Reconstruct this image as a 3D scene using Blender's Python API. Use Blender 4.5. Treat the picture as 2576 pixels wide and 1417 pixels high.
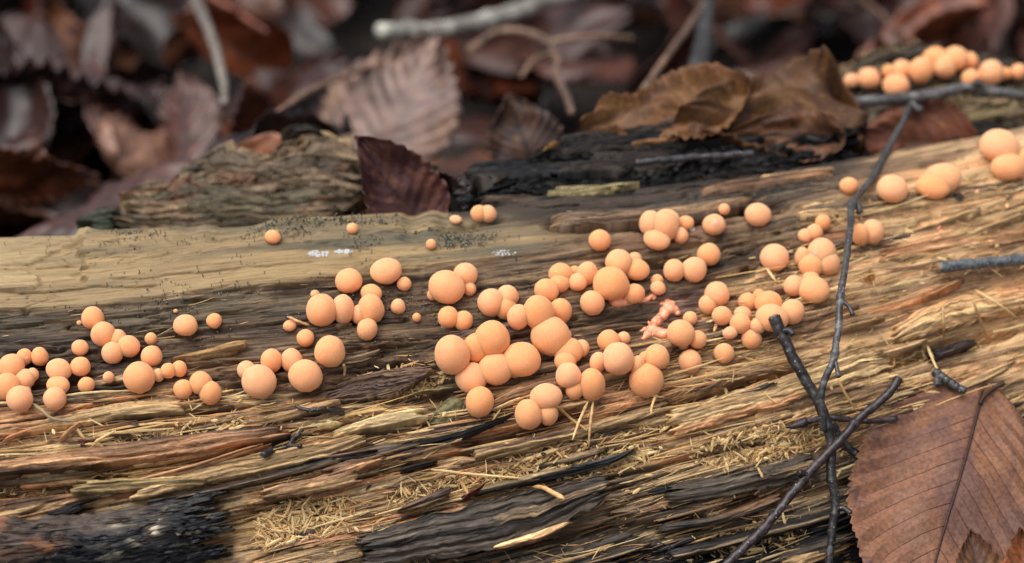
import bpy, math, random
import numpy as np
from mathutils import Vector, Matrix
from mathutils.bvhtree import BVHTree

for o in list(bpy.data.objects):
    bpy.data.objects.remove(o)
SC = bpy.context.scene
COL = SC.collection
random.seed(7)
RNG = np.random.default_rng(11)

# ------------------------------------------------------------------ camera
PITCH = math.radians(32.0)
DIST = 0.75
CAM = np.array([0.0, -DIST * math.cos(PITCH), 0.11 + DIST * math.sin(PITCH)])
FWD = np.array([0.0, math.cos(PITCH), -math.sin(PITCH)])
UPV = np.array([0.0, math.sin(PITCH), math.cos(PITCH)])
LENS, SENSOR = 60.0, 24.48
FPX = 2576.0 * LENS / SENSOR                    # focal length in layout units (photo drawn 2576 wide)
cam_d = bpy.data.cameras.new('camera')
cam_d.lens = LENS; cam_d.sensor_width = SENSOR
cam_d.clip_start = 0.01; cam_d.clip_end = 200
cam_d.dof.use_dof = True
cam_d.dof.focus_distance = 0.728
cam_d.dof.aperture_fstop = 4.5
cam = bpy.data.objects.new('camera', cam_d)
COL.objects.link(cam)
cam.location = CAM
cam.rotation_euler = (math.pi / 2 - PITCH, 0, 0)
SC.camera = cam
SC.cycles.use_denoising = True; SC.cycles.denoiser = 'OPENIMAGEDENOISE'
SC.cycles.denoising_input_passes = 'RGB_ALBEDO_NORMAL'; SC.cycles.denoising_prefilter = 'NONE'

# ------------------------------------------------------------------ sky and light (overcast woodland)
SUN_EL, SUN_ROT = math.radians(70), math.radians(245)
w = bpy.data.worlds.new('World'); SC.world = w; w.use_nodes = True
nt = w.node_tree
sky = nt.nodes.new('ShaderNodeTexSky'); sky.sky_type = 'NISHITA'; sky.sun_disc = False
sky.sun_elevation = SUN_EL; sky.sun_rotation = SUN_ROT
sky.dust_density = 4.0; sky.air_density = 1.0
hs = nt.nodes.new('ShaderNodeHueSaturation'); hs.inputs['Saturation'].default_value = 0.40
bg = nt.nodes['Background']; bg.inputs['Strength'].default_value = 0.074
nt.links.new(sky.outputs[0], hs.inputs['Color']); nt.links.new(hs.outputs[0], bg.inputs['Color'])
sd = bpy.data.lights.new('sun', 'SUN'); sd.energy = 1.5; sd.angle = math.radians(65); sd.color = (1.0, 0.98, 0.96)
sun = bpy.data.objects.new('sun', sd); COL.objects.link(sun)
az = SUN_ROT
sdir = Vector((math.sin(az) * math.cos(SUN_EL), math.cos(az) * math.cos(SUN_EL), math.sin(SUN_EL)))
sun.rotation_euler = (-sdir).to_track_quat('-Z', 'Y').to_euler()
sun.location = (0, 0, 3)
vs = SC.view_settings
vs.view_transform = 'Standard'; vs.look = 'None'; vs.exposure = 0.97; vs.gamma = 1.0; vs.use_curve_mapping = False

# ------------------------------------------------------------------ helpers
def lin(r, g, b):
    f = lambda c: (c / 255.0) / 12.92 if c <= 10 else ((c / 255.0 + 0.055) / 1.055) ** 2.4
    return np.array([f(r), f(g), f(b)])

def h2(i, j, s):
    i = np.asarray(i).astype(np.int64).astype(np.uint32); j = np.asarray(j).astype(np.int64).astype(np.uint32)
    n = i * np.uint32(374761393) + j * np.uint32(668265263) + np.uint32((s * 2246822519 + 3266489917) & 0xffffffff)
    n = (n ^ (n >> np.uint32(13))) * np.uint32(1274126177)
    n = (n ^ (n >> np.uint32(16))) * np.uint32(2654435761)
    n = n ^ (n >> np.uint32(15))
    return n.astype(np.float64) / 4294967296.0

def vn(x, y, s=0):
    xi = np.floor(x); yi = np.floor(y); fx = x - xi; fy = y - yi
    u = fx * fx * (3 - 2 * fx); v = fy * fy * (3 - 2 * fy)
    a = h2(xi, yi, s); b = h2(xi + 1, yi, s); c = h2(xi, yi + 1, s); d = h2(xi + 1, yi + 1, s)
    return ((a * (1 - u) + b * u) * (1 - v) + (c * (1 - u) + d * u) * v) * 2 - 1

def fbm(x, y, s=0, o=3):
    r = 0; a = 1.0; n = 0
    for k in range(o):
        r = r + a * vn(x, y, s + k * 17); n += a
        x = x * 2.03 + 3.1; y = y * 2.03 + 1.7; a *= 0.5
    return r / n

def sst(a, b, x):
    t = np.clip((x - a) / (b - a), 0, 1)
    return t * t * (3 - 2 * t)

def mix(a, b, t):
    t = np.asarray(t)
    return a * (1 - t[..., None]) + b * t[..., None]

def project(P):
    v = np.asarray(P) - CAM
    d = v @ FWD
    return 1288 + FPX * v[..., 0] / d, 708.5 - FPX * (v @ UPV) / d, d

def ray(px, py):
    return FWD + np.array([1.0, 0, 0]) * ((px - 1288) / FPX) + UPV * ((708.5 - py) / FPX)   # per unit depth

def mkmesh(name, V, Q, colors=None, uv=None, smooth=True, tris=None):
    me = bpy.data.meshes.new(name)
    V = np.asarray(V, dtype=np.float32)
    Q = np.asarray(Q, dtype=np.int32).reshape(-1, 4) if Q is not None and len(Q) else np.zeros((0, 4), np.int32)
    T = np.asarray(tris, dtype=np.int32).reshape(-1, 3) if tris is not None and len(tris) else np.zeros((0, 3), np.int32)
    me.vertices.add(len(V)); me.vertices.foreach_set('co', V.ravel())
    idx = np.concatenate([Q.ravel(), T.ravel()])
    me.loops.add(len(idx)); me.loops.foreach_set('vertex_index', idx)
    st = np.concatenate([np.arange(len(Q)) * 4, len(Q) * 4 + np.arange(len(T)) * 3]).astype(np.int32)
    me.polygons.add(len(st)); me.polygons.foreach_set('loop_start', st)
    me.polygons.foreach_set('use_smooth', np.full(len(st), smooth))
    if colors is not None:
        a = me.color_attributes.new('Col', 'FLOAT_COLOR', 'POINT')
        c = np.ones((len(V), 4), np.float32); c[:, :colors.shape[1]] = np.clip(colors, 0, 1); a.data.foreach_set('color', c.ravel())
    if uv is not None:
        l = me.uv_layers.new(name='UVMap')
        l.data.foreach_set('uv', np.asarray(uv, np.float32)[idx].ravel())
    me.update(calc_edges=True); me.validate()
    return me

def gridq(ni, nj, base=0):
    i, j = np.meshgrid(np.arange(ni - 1), np.arange(nj - 1), indexing='ij')
    a = base + i * nj + j
    return np.stack([a, a + nj, a + nj + 1, a + 1], -1).reshape(-1, 4)

def link(name, me, mat=None, parent=None, label=None, cat=None, group=None, kind=None):
    o = bpy.data.objects.new(name, me); COL.objects.link(o)
    if me is not None and mat is not None and not me.materials:
        me.materials.append(mat)
    if parent is not None:
        o.parent = parent
    if label: o['label'] = label
    if cat: o['category'] = cat
    if group: o['group'] = group
    if kind: o['kind'] = kind
    return o

# ------------------------------------------------------------------ materials
def newmat(name):
    m = bpy.data.materials.new(name); m.use_nodes = True
    return m, m.node_tree, m.node_tree.nodes['Principled BSDF']

def node(t, typ, **kw):
    n = t.nodes.new(typ)
    for k, v in kw.items():
        setattr(n, k, v)
    return n

def m_wood(name='wet_rotten_wood', rough=0.46, bump=0.6, spec=0.2):
    m, t, p = newmat(name)
    at = node(t, 'ShaderNodeAttribute', attribute_name='Col')
    uv = node(t, 'ShaderNodeUVMap')
    def streak(sx, sy, det):
        mp = node(t, 'ShaderNodeMapping'); mp.inputs['Scale'].default_value = (sx, sy, 1)
        t.links.new(uv.outputs[0], mp.inputs[0])
        n = node(t, 'ShaderNodeTexNoise'); n.inputs['Scale'].default_value = 1; n.inputs['Detail'].default_value = det
        t.links.new(mp.outputs[0], n.inputs['Vector']); return n
    a = streak(170, 2600, 3); b = streak(800, 2300, 2)
    d = streak(110, 1250, 4)
    r0 = node(t, 'ShaderNodeMapRange'); r0.inputs['From Min'].default_value = 0.33; r0.inputs['From Max'].default_value = 0.52
    r0.inputs['To Min'].default_value = 0.48; r0.inputs['To Max'].default_value = 1.12
    t.links.new(d.outputs['Fac'], r0.inputs['Value'])
    rr = node(t, 'ShaderNodeMapRange'); rr.inputs['From Min'].default_value = 0.3; rr.inputs['From Max'].default_value = 0.7
    rr.inputs['To Min'].default_value = 0.66; rr.inputs['To Max'].default_value = 1.32
    t.links.new(a.outputs['Fac'], rr.inputs['Value'])
    r2 = node(t, 'ShaderNodeMapRange'); r2.inputs['From Min'].default_value = 0.3; r2.inputs['From Max'].default_value = 0.7
    r2.inputs['To Min'].default_value = 0.78; r2.inputs['To Max'].default_value = 1.2
    t.links.new(b.outputs['Fac'], r2.inputs['Value'])
    mu = node(t, 'ShaderNodeMath', operation='MULTIPLY'); t.links.new(rr.outputs[0], mu.inputs[0]); t.links.new(r2.outputs[0], mu.inputs[1])
    mu0 = node(t, 'ShaderNodeMath', operation='MULTIPLY'); t.links.new(mu.outputs[0], mu0.inputs[0]); t.links.new(r0.outputs[0], mu0.inputs[1])
    mk = node(t, 'ShaderNodeMix', data_type='FLOAT'); mk.inputs['A'].default_value = 1.0
    t.links.new(at.outputs['Alpha'], mk.inputs['Factor']); t.links.new(mu0.outputs[0], mk.inputs['B']); mu = mk
    vm = node(t, 'ShaderNodeVectorMath', operation='SCALE'); t.links.new(at.outputs['Color'], vm.inputs[0]); t.links.new(mu.outputs[0], vm.inputs['Scale'])
    t.links.new(vm.outputs[0], p.inputs['Base Color'])
    bu = node(t, 'ShaderNodeBump'); bu.inputs['Strength'].default_value = bump; bu.inputs['Distance'].default_value = 0.0005
    ad = node(t, 'ShaderNodeMath', operation='ADD'); t.links.new(a.outputs['Fac'], ad.inputs[0]); t.links.new(d.outputs['Fac'], ad.inputs[1])
    t.links.new(ad.outputs[0], bu.inputs['Height']); t.links.new(bu.outputs[0], p.inputs['Normal'])
    rg = node(t, 'ShaderNodeMapRange'); rg.inputs['To Min'].default_value = rough - 0.18; rg.inputs['To Max'].default_value = rough + 0.2
    t.links.new(b.outputs['Fac'], rg.inputs['Value']); t.links.new(rg.outputs[0], p.inputs['Roughness']); p.inputs['Specular IOR Level'].default_value = spec
    return m

def m_attr(name, rough=0.5, nscale=400, amp=0.3, bump=0.3, bdist=0.0004, spec=0.5, rnd=0.0, spots=None):
    m, t, p = newmat(name)
    at = node(t, 'ShaderNodeAttribute', attribute_name='Col')
    tc = node(t, 'ShaderNodeTexCoord')
    n = node(t, 'ShaderNodeTexNoise'); n.inputs['Scale'].default_value = nscale; n.inputs['Detail'].default_value = 4
    t.links.new(tc.outputs['Object'], n.inputs['Vector'])
    rr = node(t, 'ShaderNodeMapRange'); rr.inputs['From Min'].default_value = 0.3; rr.inputs['From Max'].default_value = 0.7
    rr.inputs['To Min'].default_value = 1 - amp; rr.inputs['To Max'].default_value = 1 + amp
    t.links.new(n.outputs['Fac'], rr.inputs['Value'])
    fac = rr.outputs[0]
    if rnd:
        oi = node(t, 'ShaderNodeObjectInfo')
        r3 = node(t, 'ShaderNodeMapRange'); r3.inputs['To Min'].default_value = 1 - rnd; r3.inputs['To Max'].default_value = 1 + rnd
        t.links.new(oi.outputs['Random'], r3.inputs['Value'])
        mu = node(t, 'ShaderNodeMath', operation='MULTIPLY'); t.links.new(fac, mu.inputs[0]); t.links.new(r3.outputs[0], mu.inputs[1]); fac = mu.outputs[0]
    vm = node(t, 'ShaderNodeVectorMath', operation='SCALE'); t.links.new(at.outputs['Color'], vm.inputs[0]); t.links.new(fac, vm.inputs['Scale'])
    colout = vm.outputs[0]
    if spots:
        sc, thr, colr = spots
        vo = node(t, 'ShaderNodeTexVoronoi'); vo.inputs['Scale'].default_value = sc
        t.links.new(tc.outputs['Object'], vo.inputs['Vector'])
        lt = node(t, 'ShaderNodeMapRange'); lt.inputs['From Min'].default_value = thr; lt.inputs['From Max'].default_value = thr * 0.6
        t.links.new(vo.outputs['Distance'], lt.inputs['Value'])
        mx = node(t, 'ShaderNodeMix', data_type='RGBA'); mx.inputs['B'].default_value = (*colr, 1)
        t.links.new(lt.outputs[0], mx.inputs['Factor']); t.links.new(colout, mx.inputs['A']); colout = mx.outputs['Result']
    t.links.new(colout, p.inputs['Base Color'])
    bu = node(t, 'ShaderNodeBump'); bu.inputs['Strength'].default_value = bump; bu.inputs['Distance'].default_value = bdist
    t.links.new(n.outputs['Fac'], bu.inputs['Height']); t.links.new(bu.outputs[0], p.inputs['Normal'])
    p.inputs['Roughness'].default_value = rough; p.inputs['Specular IOR Level'].default_value = spec
    return m

def m_plain(name, col, rough=0.5, nscale=600, amp=0.25, bump=0.3, bdist=0.0004, sss=0, coat=0):
    m, t, p = newmat(name)
    tc = node(t, 'ShaderNodeTexCoord')
    n = node(t, 'ShaderNodeTexNoise'); n.inputs['Scale'].default_value = nscale; n.inputs['Detail'].default_value = 3
    t.links.new(tc.outputs['Object'], n.inputs['Vector'])
    cr = node(t, 'ShaderNodeValToRGB')
    cr.color_ramp.elements[0].position = 0.3; cr.color_ramp.elements[1].position = 0.7
    cr.color_ramp.elements[0].color = (*[c * (1 - amp) for c in col], 1)
    cr.color_ramp.elements[1].color = (*[min(1, c * (1 + amp)) for c in col], 1)
    t.links.new(n.outputs['Fac'], cr.inputs[0]); t.links.new(cr.outputs[0], p.inputs['Base Color'])
    bu = node(t, 'ShaderNodeBump'); bu.inputs['Strength'].default_value = bump; bu.inputs['Distance'].default_value = bdist
    t.links.new(n.outputs['Fac'], bu.inputs['Height']); t.links.new(bu.outputs[0], p.inputs['Normal'])
    p.inputs['Roughness'].default_value = rough
    if sss:
        p.inputs['Subsurface Weight'].default_value = sss
        p.inputs['Subsurface Radius'].default_value = (1.0, 0.4, 0.2); p.inputs['Subsurface Scale'].default_value = 0.0012
    if coat:
        p.inputs['Coat Weight'].default_value = coat; p.inputs['Coat Roughness'].default_value = 0.15
    return m

def m_ball():
    m, t, p = newmat('orange_slime_mould_skin')
    tc = node(t, 'ShaderNodeTexCoord'); oi = node(t, 'ShaderNodeObjectInfo')
    big = node(t, 'ShaderNodeTexNoise'); big.inputs['Scale'].default_value = 1.6; big.inputs['Detail'].default_value = 3
    gr = node(t, 'ShaderNodeTexVoronoi'); gr.inputs['Scale'].default_value = 24
    ad = node(t, 'ShaderNodeVectorMath', operation='ADD')
    t.links.new(tc.outputs['Object'], ad.inputs[0]); t.links.new(oi.outputs['Random'], ad.inputs[1])
    t.links.new(ad.outputs[0], big.inputs['Vector']); t.links.new(ad.outputs[0], gr.inputs['Vector'])
    cr = node(t, 'ShaderNodeValToRGB')
    cr.color_ramp.elements[0].position = 0.25; cr.color_ramp.elements[1].position = 0.75
    cr.color_ramp.elements[0].color = (0.96, 0.42, 0.17, 1); cr.color_ramp.elements[1].color = (0.96, 0.485, 0.25, 1)
    mx = node(t, 'ShaderNodeMath', operation='MULTIPLY_ADD'); mx.inputs[1].default_value = 0.55
    r3 = node(t, 'ShaderNodeMath', operation='MULTIPLY'); r3.inputs[1].default_value = 0.5
    t.links.new(oi.outputs['Random'], r3.inputs[0]); t.links.new(big.outputs['Fac'], mx.inputs[0]); t.links.new(r3.outputs[0], mx.inputs[2])
    t.links.new(mx.outputs[0], cr.inputs[0])
    gm = node(t, 'ShaderNodeMapRange'); gm.inputs['From Min'].default_value = 0.0; gm.inputs['From Max'].default_value = 0.7
    gm.inputs['To Min'].default_value = 1.06; gm.inputs['To Max'].default_value = 0.84
    t.links.new(gr.outputs['Distance'], gm.inputs['Value'])
    vm = node(t, 'ShaderNodeVectorMath', operation='SCALE'); t.links.new(cr.outputs[0], vm.inputs[0]); t.links.new(gm.outputs[0], vm.inputs['Scale'])
    t.links.new(vm.outputs[0], p.inputs['Base Color'])
    bu = node(t, 'ShaderNodeBump'); bu.inputs['Strength'].default_value = 0.5; bu.inputs['Distance'].default_value = 0.00006; bu.invert = True
    t.links.new(gr.outputs['Distance'], bu.inputs['Height']); t.links.new(bu.outputs[0], p.inputs['Normal'])
    p.inputs['Roughness'].default_value = 0.75; p.inputs['Specular IOR Level'].default_value = 0.25
    p.inputs['Subsurface Weight'].default_value = 0.75
    p.inputs['Subsurface Radius'].default_value = (1.0, 0.5, 0.28); p.inputs['Subsurface Scale'].default_value = 0.0026
    p.inputs['Sheen Weight'].default_value = 0.08; p.inputs['Sheen Roughness'].default_value = 0.5
    return m

MAT_WOOD = m_wood()
MAT_DARKWOOD = m_wood('wet_dark_wood', rough=0.38, bump=0.5, spec=0.14)
MAT_FIBRE = m_attr('pale_wood_fibre', rough=0.6, nscale=900, amp=0.2)
MAT_BARK = m_attr('black_flaking_bark', rough=0.34, nscale=260, amp=0.45, bump=0.35, bdist=0.0004, spec=0.2)
MAT_BALL = m_ball()
MAT_DROP = m_plain('pink_droplet', (0.90, 0.40, 0.28), rough=0.12, amp=0.05, bump=0.0, sss=0.4)
MAT_PLASM = m_plain('wet_orange_plasmodium', (0.92, 0.37, 0.20), rough=0.3, nscale=1500, amp=0.15, bump=0.5, sss=0.3, coat=0.4)
MAT_TWIG = m_attr('dark_twig_bark', rough=0.40, nscale=1100, amp=0.6, bump=0.5, bdist=0.0002, spots=(620, 0.13, (0.42, 0.40, 0.37)))
MAT_STICK = m_attr('grey_stick_bark', rough=0.5, nscale=260, amp=0.5, bump=0.6, bdist=0.0008)
MAT_LEAF = m_attr('wet_brown_leaf', rough=0.36, nscale=140, amp=0.42, bump=0.4, bdist=0.0007, rnd=0.45, spec=0.42)
MAT_LEAF_NEAR = m_attr('dry_brown_leaf', rough=0.55, nscale=850, amp=0.30, bump=0.5, bdist=0.0003, spec=0.25, spots=(330, 0.10, (0.06, 0.04, 0.032)))
MAT_CRUST = m_plain('white_mould_crust', (0.5, 0.5, 0.49), rough=0.7, nscale=2500, amp=0.15, bump=0.6)
MAT_SOIL = m_plain('dark_humus', (0.022, 0.014, 0.010), rough=0.8, nscale=120, amp=0.6, bump=0.8, bdist=0.004)
MAT_DIRT = m_plain('dark_crumb', (0.03, 0.018, 0.014), rough=0.5, nscale=900, amp=0.5)
MAT_PIN = m_attr('pin_fungus', rough=0.6, nscale=2000, amp=0.2)

# ------------------------------------------------------------------ ground
gx = np.concatenate([[-20, -6, -2], np.linspace(-1.0, 1.0, 60), [2, 6, 20]])
gy = np.concatenate([[-20, -6, -2], np.linspace(-0.9, 1.3, 60), [2, 6, 20]])
X, Y = np.meshgrid(gx, gy, indexing='ij')
Z = 0.012 * fbm(X * 5, Y * 5, 3, 3) - 0.008
link('ground', mkmesh('ground', np.stack([X, Y, Z], -1).reshape(-1, 3), gridq(len(gx), len(gy))), MAT_SOIL, kind='structure')

# ------------------------------------------------------------------ the rotting log: main trunk sheet
def y0(x):
    return 0.20 * x + 0.50 * x * x

tp = np.linspace(-0.20, 0.16, 721)
phi = np.interp(tp, [-0.20, -0.12, -0.08, -0.05, -0.02, 0.0, 0.02, 0.030, 0.038, 0.048, 0.16],
                [78, 64, 55, 43, 33, 25, 13, 3, -25, -70, -84])
kern = np.ones(9) / 9
phi = np.convolve(np.pad(phi, 4, mode='edge'), kern, 'valid')
dt = tp[1] - tp[0]
Wp = np.concatenate([[0], np.cumsum(np.cos(np.radians((phi[1:] + phi[:-1]) / 2)) * dt)])
Zp = np.concatenate([[0], np.cumsum(np.sin(np.radians((phi[1:] + phi[:-1]) / 2)) * dt)])
Wp -= np.interp(0, tp, Wp); Zp -= np.interp(0, tp, Zp); Zp += 0.11

xs = np.concatenate([np.linspace(-0.26, -0.18, 40, endpoint=False), np.linspace(-0.18, 0.20, 720, endpoint=False), np.linspace(0.20, 0.30, 45)])
ts = np.concatenate([np.linspace(-0.20, -0.125, 50, endpoint=False), np.linspace(-0.125, 0.042, 700, endpoint=False), np.linspace(0.042, 0.16, 40)])
GX, GT = np.meshgrid(xs, ts, indexing='ij')
BW = np.interp(GT, tp, Wp); BZ = np.interp(GT, tp, Zp); BPHI = np.radians(np.interp(GT, tp, phi))
lump = 0.0035 * fbm(GX * 14, GT * 30, 5, 2) * sst(0.05, 0.02, GT)
BASE = np.stack([GX, y0(GX) + BW, BZ], -1)
NRM = np.stack([-(0.20 + GX) * np.sin(BPHI), -np.sin(BPHI), np.cos(BPHI)], -1)
NRM /= np.linalg.norm(NRM, axis=-1, keepdims=True)
PX, PY, _ = project(BASE)
KG = 0.03 + 0.11 * sst(-0.01, -0.08, GT)
GG = GT - KG * GX                                # grain coordinate: constant along a fibre

def line(pts):
    p = np.array(pts, float)
    return np.interp(PX, p[:, 0], p[:, 1])
wob = 22 * fbm(GX * 30, GG * 200, 21, 3)
L0 = line([(-600, 790), (0, 770), (450, 752), (800, 705), (1130, 662), (1500, 615), (1700, 600), (2100, 500), (2576, 420), (3100, 330)]) + wob
L1 = line([(-600, 1060), (0, 1000), (500, 985), (700, 1000), (1000, 1010), (1150, 985), (1400, 930), (1700, 820), (1800, 730), (2100, 560), (2250, 470), (3000, 330)]) + wob
L2 = line([(-600, 1560), (0, 1500), (500, 1480), (850, 1400), (900, 1345), (1200, 1270), (1530, 1190), (1800, 1165), (2000, 1125), (2200, 1120), (2576, 1060), (3000, 980)]) + wob
L3 = line([(-600, 1600), (1300, 1480), (1480, 1375), (1800, 1340), (2100, 1310), (2576, 1250), (3000, 1180)]) + wob * 1.3
m_mid = sst(-14, 14, PY - L0) * sst(14, -14, PY - L1)
m_front = sst(-14, 14, PY - L1)
m_bot = sst(-18, 18, PY - L2)
m_blk = sst(-22, 22, PY - L3)
m_top = sst(14, -14, PY - L0)
rough = np.clip(0.10 * m_top + 0.55 * m_mid + 1.0 * m_front, 0, 1)
# right-hand side of the top stays rough; the left is one smooth plank
rightness = sst(1250, 1600, PX)
rough = np.maximum(rough, 0.5 * rightness * m_top)
orange_side = sst(1950, 2250, PX + 0.5 * (PY - 700)) * sst(1010, 930, PY - 0.0 * PX)
rough = rough * (1 - 0.8 * orange_side) * (1 - 0.25 * m_front)

def cells(F, Lx, seed, warp=0.45, jag=0.16):
    gg = GG * F + warp * vn(GX * 16, GG * F * 0.35, seed + 1) + 0.15 * vn(GX * 60, GG * F * 0.8, seed + 5)
    i = np.floor(gg); fr = gg - i
    xx = GX / Lx + h2(i, i * 0, seed + 2) * 9 + jag * vn(GX * 40, GG * 1900, seed + 3) + 0.5 * jag * vn(GX * 200, GG * 4500, seed + 4)
    j = np.floor(xx)
    return h2(i, j, seed), np.minimum(fr, 1 - fr), fr, xx - j
c1, e1, f1, x1 = cells(95, 0.12, 31)
c2, e2, f2, x2 = cells(290, 0.042, 41)
c3, e3, f3, x3 = cells(820, 0.017, 51)
c4, e4, f4, x4 = cells(1500, 0.010, 57)
st1 = fbm(GX * 75, GG * 850, 61, 3)
st2 = vn(GX * 60, GG * 2100, 71)
gro = sst(0.075, 0.0, np.abs(fbm(GX * 26, GG * 240, 65, 3))) * sst(-0.15, 0.25, vn(GX * 22, GG * 90, 66))
gro2 = sst(0.10, 0.0, np.abs(fbm(GX * 55, GG * 540, 67, 2))) * sst(-0.1, 0.3, vn(GX * 40, GG * 160, 68))
st3 = fbm(GX * 22, GG * 420, 81, 3)

H = lump.copy()
H += rough * (0.0038 * (c1 - 0.5) - 0.0020 * np.exp(-(e1 / 0.07) ** 2) * (c1 > 0.45))
H += rough * (0.0019 * (c2 - 0.5) - 0.0018 * np.exp(-(e2 / 0.12) ** 2) * (c2 > 0.60))
H += rough * (0.0008 * (c3 - 0.5) - 0.0006 * np.exp(-(e3 / 0.2) ** 2) * (c3 > 0.5))
H -= (0.12 + rough) * (0.0030 * gro + 0.0014 * gro2)
H += (0.15 + rough) * (0.00055 * st1 + 0.00028 * st2) + 0.0004 * st3 * (0.3 + rough)
# frayed pockets (rotted hollows filled with fibre)
pocket = np.zeros_like(H)
for (cx, cy, rx, ry, dp) in [(430, 1085, 190, 22, .0035), (1000, 955, 130, 38, .005), (1420, 1170, 230, 34, .003), (700, 1310, 190, 55, .004),
                             (1900, 1120, 170, 40, .003), (1080, 1225, 110, 30, .0045), (140, 1220, 190, 16, .007), (2300, 890, 200, 18, .005),
                             (1880, 1360, 160, 40, .004), (1290, 1115, 110, 12, .007), (1560, 1085, 160, 14, .004), (2000, 985, 110, 16, .004)]:
    sl = -0.17
    dx = (PX - cx); dy = (PY - cy) - sl * dx + 14 * fbm(GX * 60, GG * 300, 91, 2)
    q = (dx / rx) ** 2 + (dy / ry) ** 2
    mk = sst(1.25, 0.45, q); pocket = np.maximum(pocket, mk)
    H -= dp * mk
# long open cracks and the worm hole
def crack(pts, wpx, dp):
    global H
    p = np.array(pts, float)
    yl = np.interp(PX, p[:, 0], p[:, 1]) + 5 * vn(GX * 90, GX * 0, 95) + 2 * vn(GX * 400, GG * 0, 96)
    taper = sst(p[0, 0], p[0, 0] + 40, PX) * sst(p[-1, 0], p[-1, 0] - 40, PX)
    H = H - dp * np.exp(-((PY - yl) / (wpx * (0.4 + 0.6 * taper))) ** 2) * taper
for a in [([(440, 930), (600, 908), (780, 880)], 6, .003), ([(60, 655), (300, 648), (560, 640)], 2.2, .0008), ([(250, 700), (520, 690), (820, 668)], 2.2, .0010), ([(500, 615), (760, 622), (1000, 640)], 2.0, .0008), ([(-100, 728), (150, 722), (420, 715)], 2.4, .0012), ([(700, 590), (900, 600), (1180, 615)], 1.8, .0007), ([(0, 870), (90, 878), (180, 868)], 9, .003),
          ([(0, 968), (120, 965), (330, 950)], 11, .004), ([(1500, 655), (1640, 645), (1760, 628)], 10, .005),
          ([(1080, 560), (1240, 545), (1290, 540)], 7, .003), ([(2230, 655), (2330, 640), (2420, 615)], 7, .004),
          ([(2280, 560), (2400, 540), (2470, 520)], 4, .002), ([(-200, 1225), (0, 1215), (120, 1218), (330, 1200), (520, 1175)], 15, .010),
          ([(1120, 1110), (1290, 1090), (1480, 1030)], 12, .010), ([(200, 1180), (500, 1150), (800, 1085)], 7, .006), ([(600, 1290), (900, 1200), (1250, 1120)], 8, .006), ([(1500, 1060), (1800, 990), (2050, 915)], 8, .006), ([(1250, 1270), (1600, 1185), (1950, 1105)], 7, .006), ([(0, 1075), (300, 1050), (650, 1020)], 6, .005), ([(830, 985), (1000, 1000), (1140, 985)], 14, .004),
          ([(1350, 560), (1700, 555), (2000, 505)], 9, .004), ([(2150, 950), (2350, 880), (2576, 815)], 16, .006),
          ([(1800, 1290), (2000, 1240), (2250, 1200)], 14, .005), ([(900, 1400), (1400, 1345), (1800, 1320)], 22, .008),
          ([(560, 960), (700, 930), (900, 890), (1100, 850)], 8, .002), ([(1150, 870), (1500, 800), (1760, 720)], 6, .0018)]:
    crack(*a)
for (cx, cy, rx, ry, dp) in [(2188, 697, 12, 16, .006), (2383, 706, 14, 6, .003), (1640, 648, 40, 14, .004)]:
    H -= dp * sst(1.4, 0.6, ((PX - cx) / rx) ** 2 + ((PY - cy) / ry) ** 2)
# lifted pale layer at the end of the smooth plank, with a jagged broken rim
lay = np.interp(PY, [540, 560, 590, 615, 640, 655], [250, 225, 205, 140, 100, -50]) + 45 * fbm(GX * 90, GG * 700, 97, 4)
m_lay = sst(6, -6, PX - lay) * sst(655, 640, PY) * (GT < 0.05)
lay2 = np.interp(PY, [665, 680, 700, 720, 725], [60, 92, 85, 90, -50]) + 30 * fbm(GX * 90, GG * 900, 98, 3)
m_lay = np.maximum(m_lay, sst(4, -4, PX - lay2) * sst(660, 668, PY) * sst(727, 719, PY))
H += 0.0011 * m_lay
# two fungus-blackened sheets on the top: step down towards the middle
H -= 0.0016 * sst(-8, 8, PY - (L0 + 4)) * (PX < 1900)
# broken back rim of the plank
rim = sst(0.0, 0.25, fbm(GX * 35, GX * 0 + 3.3, 133, 3)) + 0.5 * sst(0.1, 0.3, vn(GX * 130, GG * 500, 134))
H -= 0.0016 * rim * sst(0.020 , 0.024, GT + 0.003 * fbm(GX * 60, GG * 300, 135, 2)) * (PX < 1200)
H -= 0.0024 * sst(214, 200, PX + 24 * fbm(GX * 120, GG * 700, 136, 2)) * sst(0.010, 0.013, GT + 0.002 * fbm(GX * 80, GG * 400, 137, 2))
H *= sst(0.10, 0.045, GT) * 0.85 + 0.15

# --- wood colours (true pigment: stains, algae, rot)
straw = lin(212, 172, 114); tan = lin(178, 142, 94); orange = lin(198, 134, 82); brown = lin(122, 90, 66)
gbrown = lin(98, 84, 68); dgrey = lin(66, 60, 54); black = lin(30, 29, 30); olive = lin(112, 106, 80); pale = lin(222, 194, 138)
purple = lin(100, 76, 66)
one = np.ones_like(GX)
def solid(c): return one[..., None] * c
C = solid(tan)
# smooth plank
pl = mix(solid(lin(168, 140, 96)), solid(lin(190, 156, 102)), sst(-0.5, 0.6, fbm(GX * 14, GG * 260, 101, 3)))
pl = mix(pl, solid(lin(138, 122, 90)), 0.8 * sst(0.0, 0.5, fbm(GX * 9, GG * 190, 103, 3)))
pl = mix(pl, solid(lin(104, 98, 80)), 0.8 * sst(0.05, 0.45, fbm(GX * 12, GG * 330, 105, 3)) * sst(200, 900, PX))
band = np.exp(-((PY - line([(0, 545), (300, 553), (620, 575), (900, 590), (1300, 625), (1500, 640)]) - wob * 0.5) / 20) ** 2) * sst(230, 330, PX)
pl = mix(pl, solid(lin(104, 100, 84)), 0.55 * band)
pl = mix(pl, solid(lin(204, 174, 120)), 0.5 * m_lay)
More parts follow.
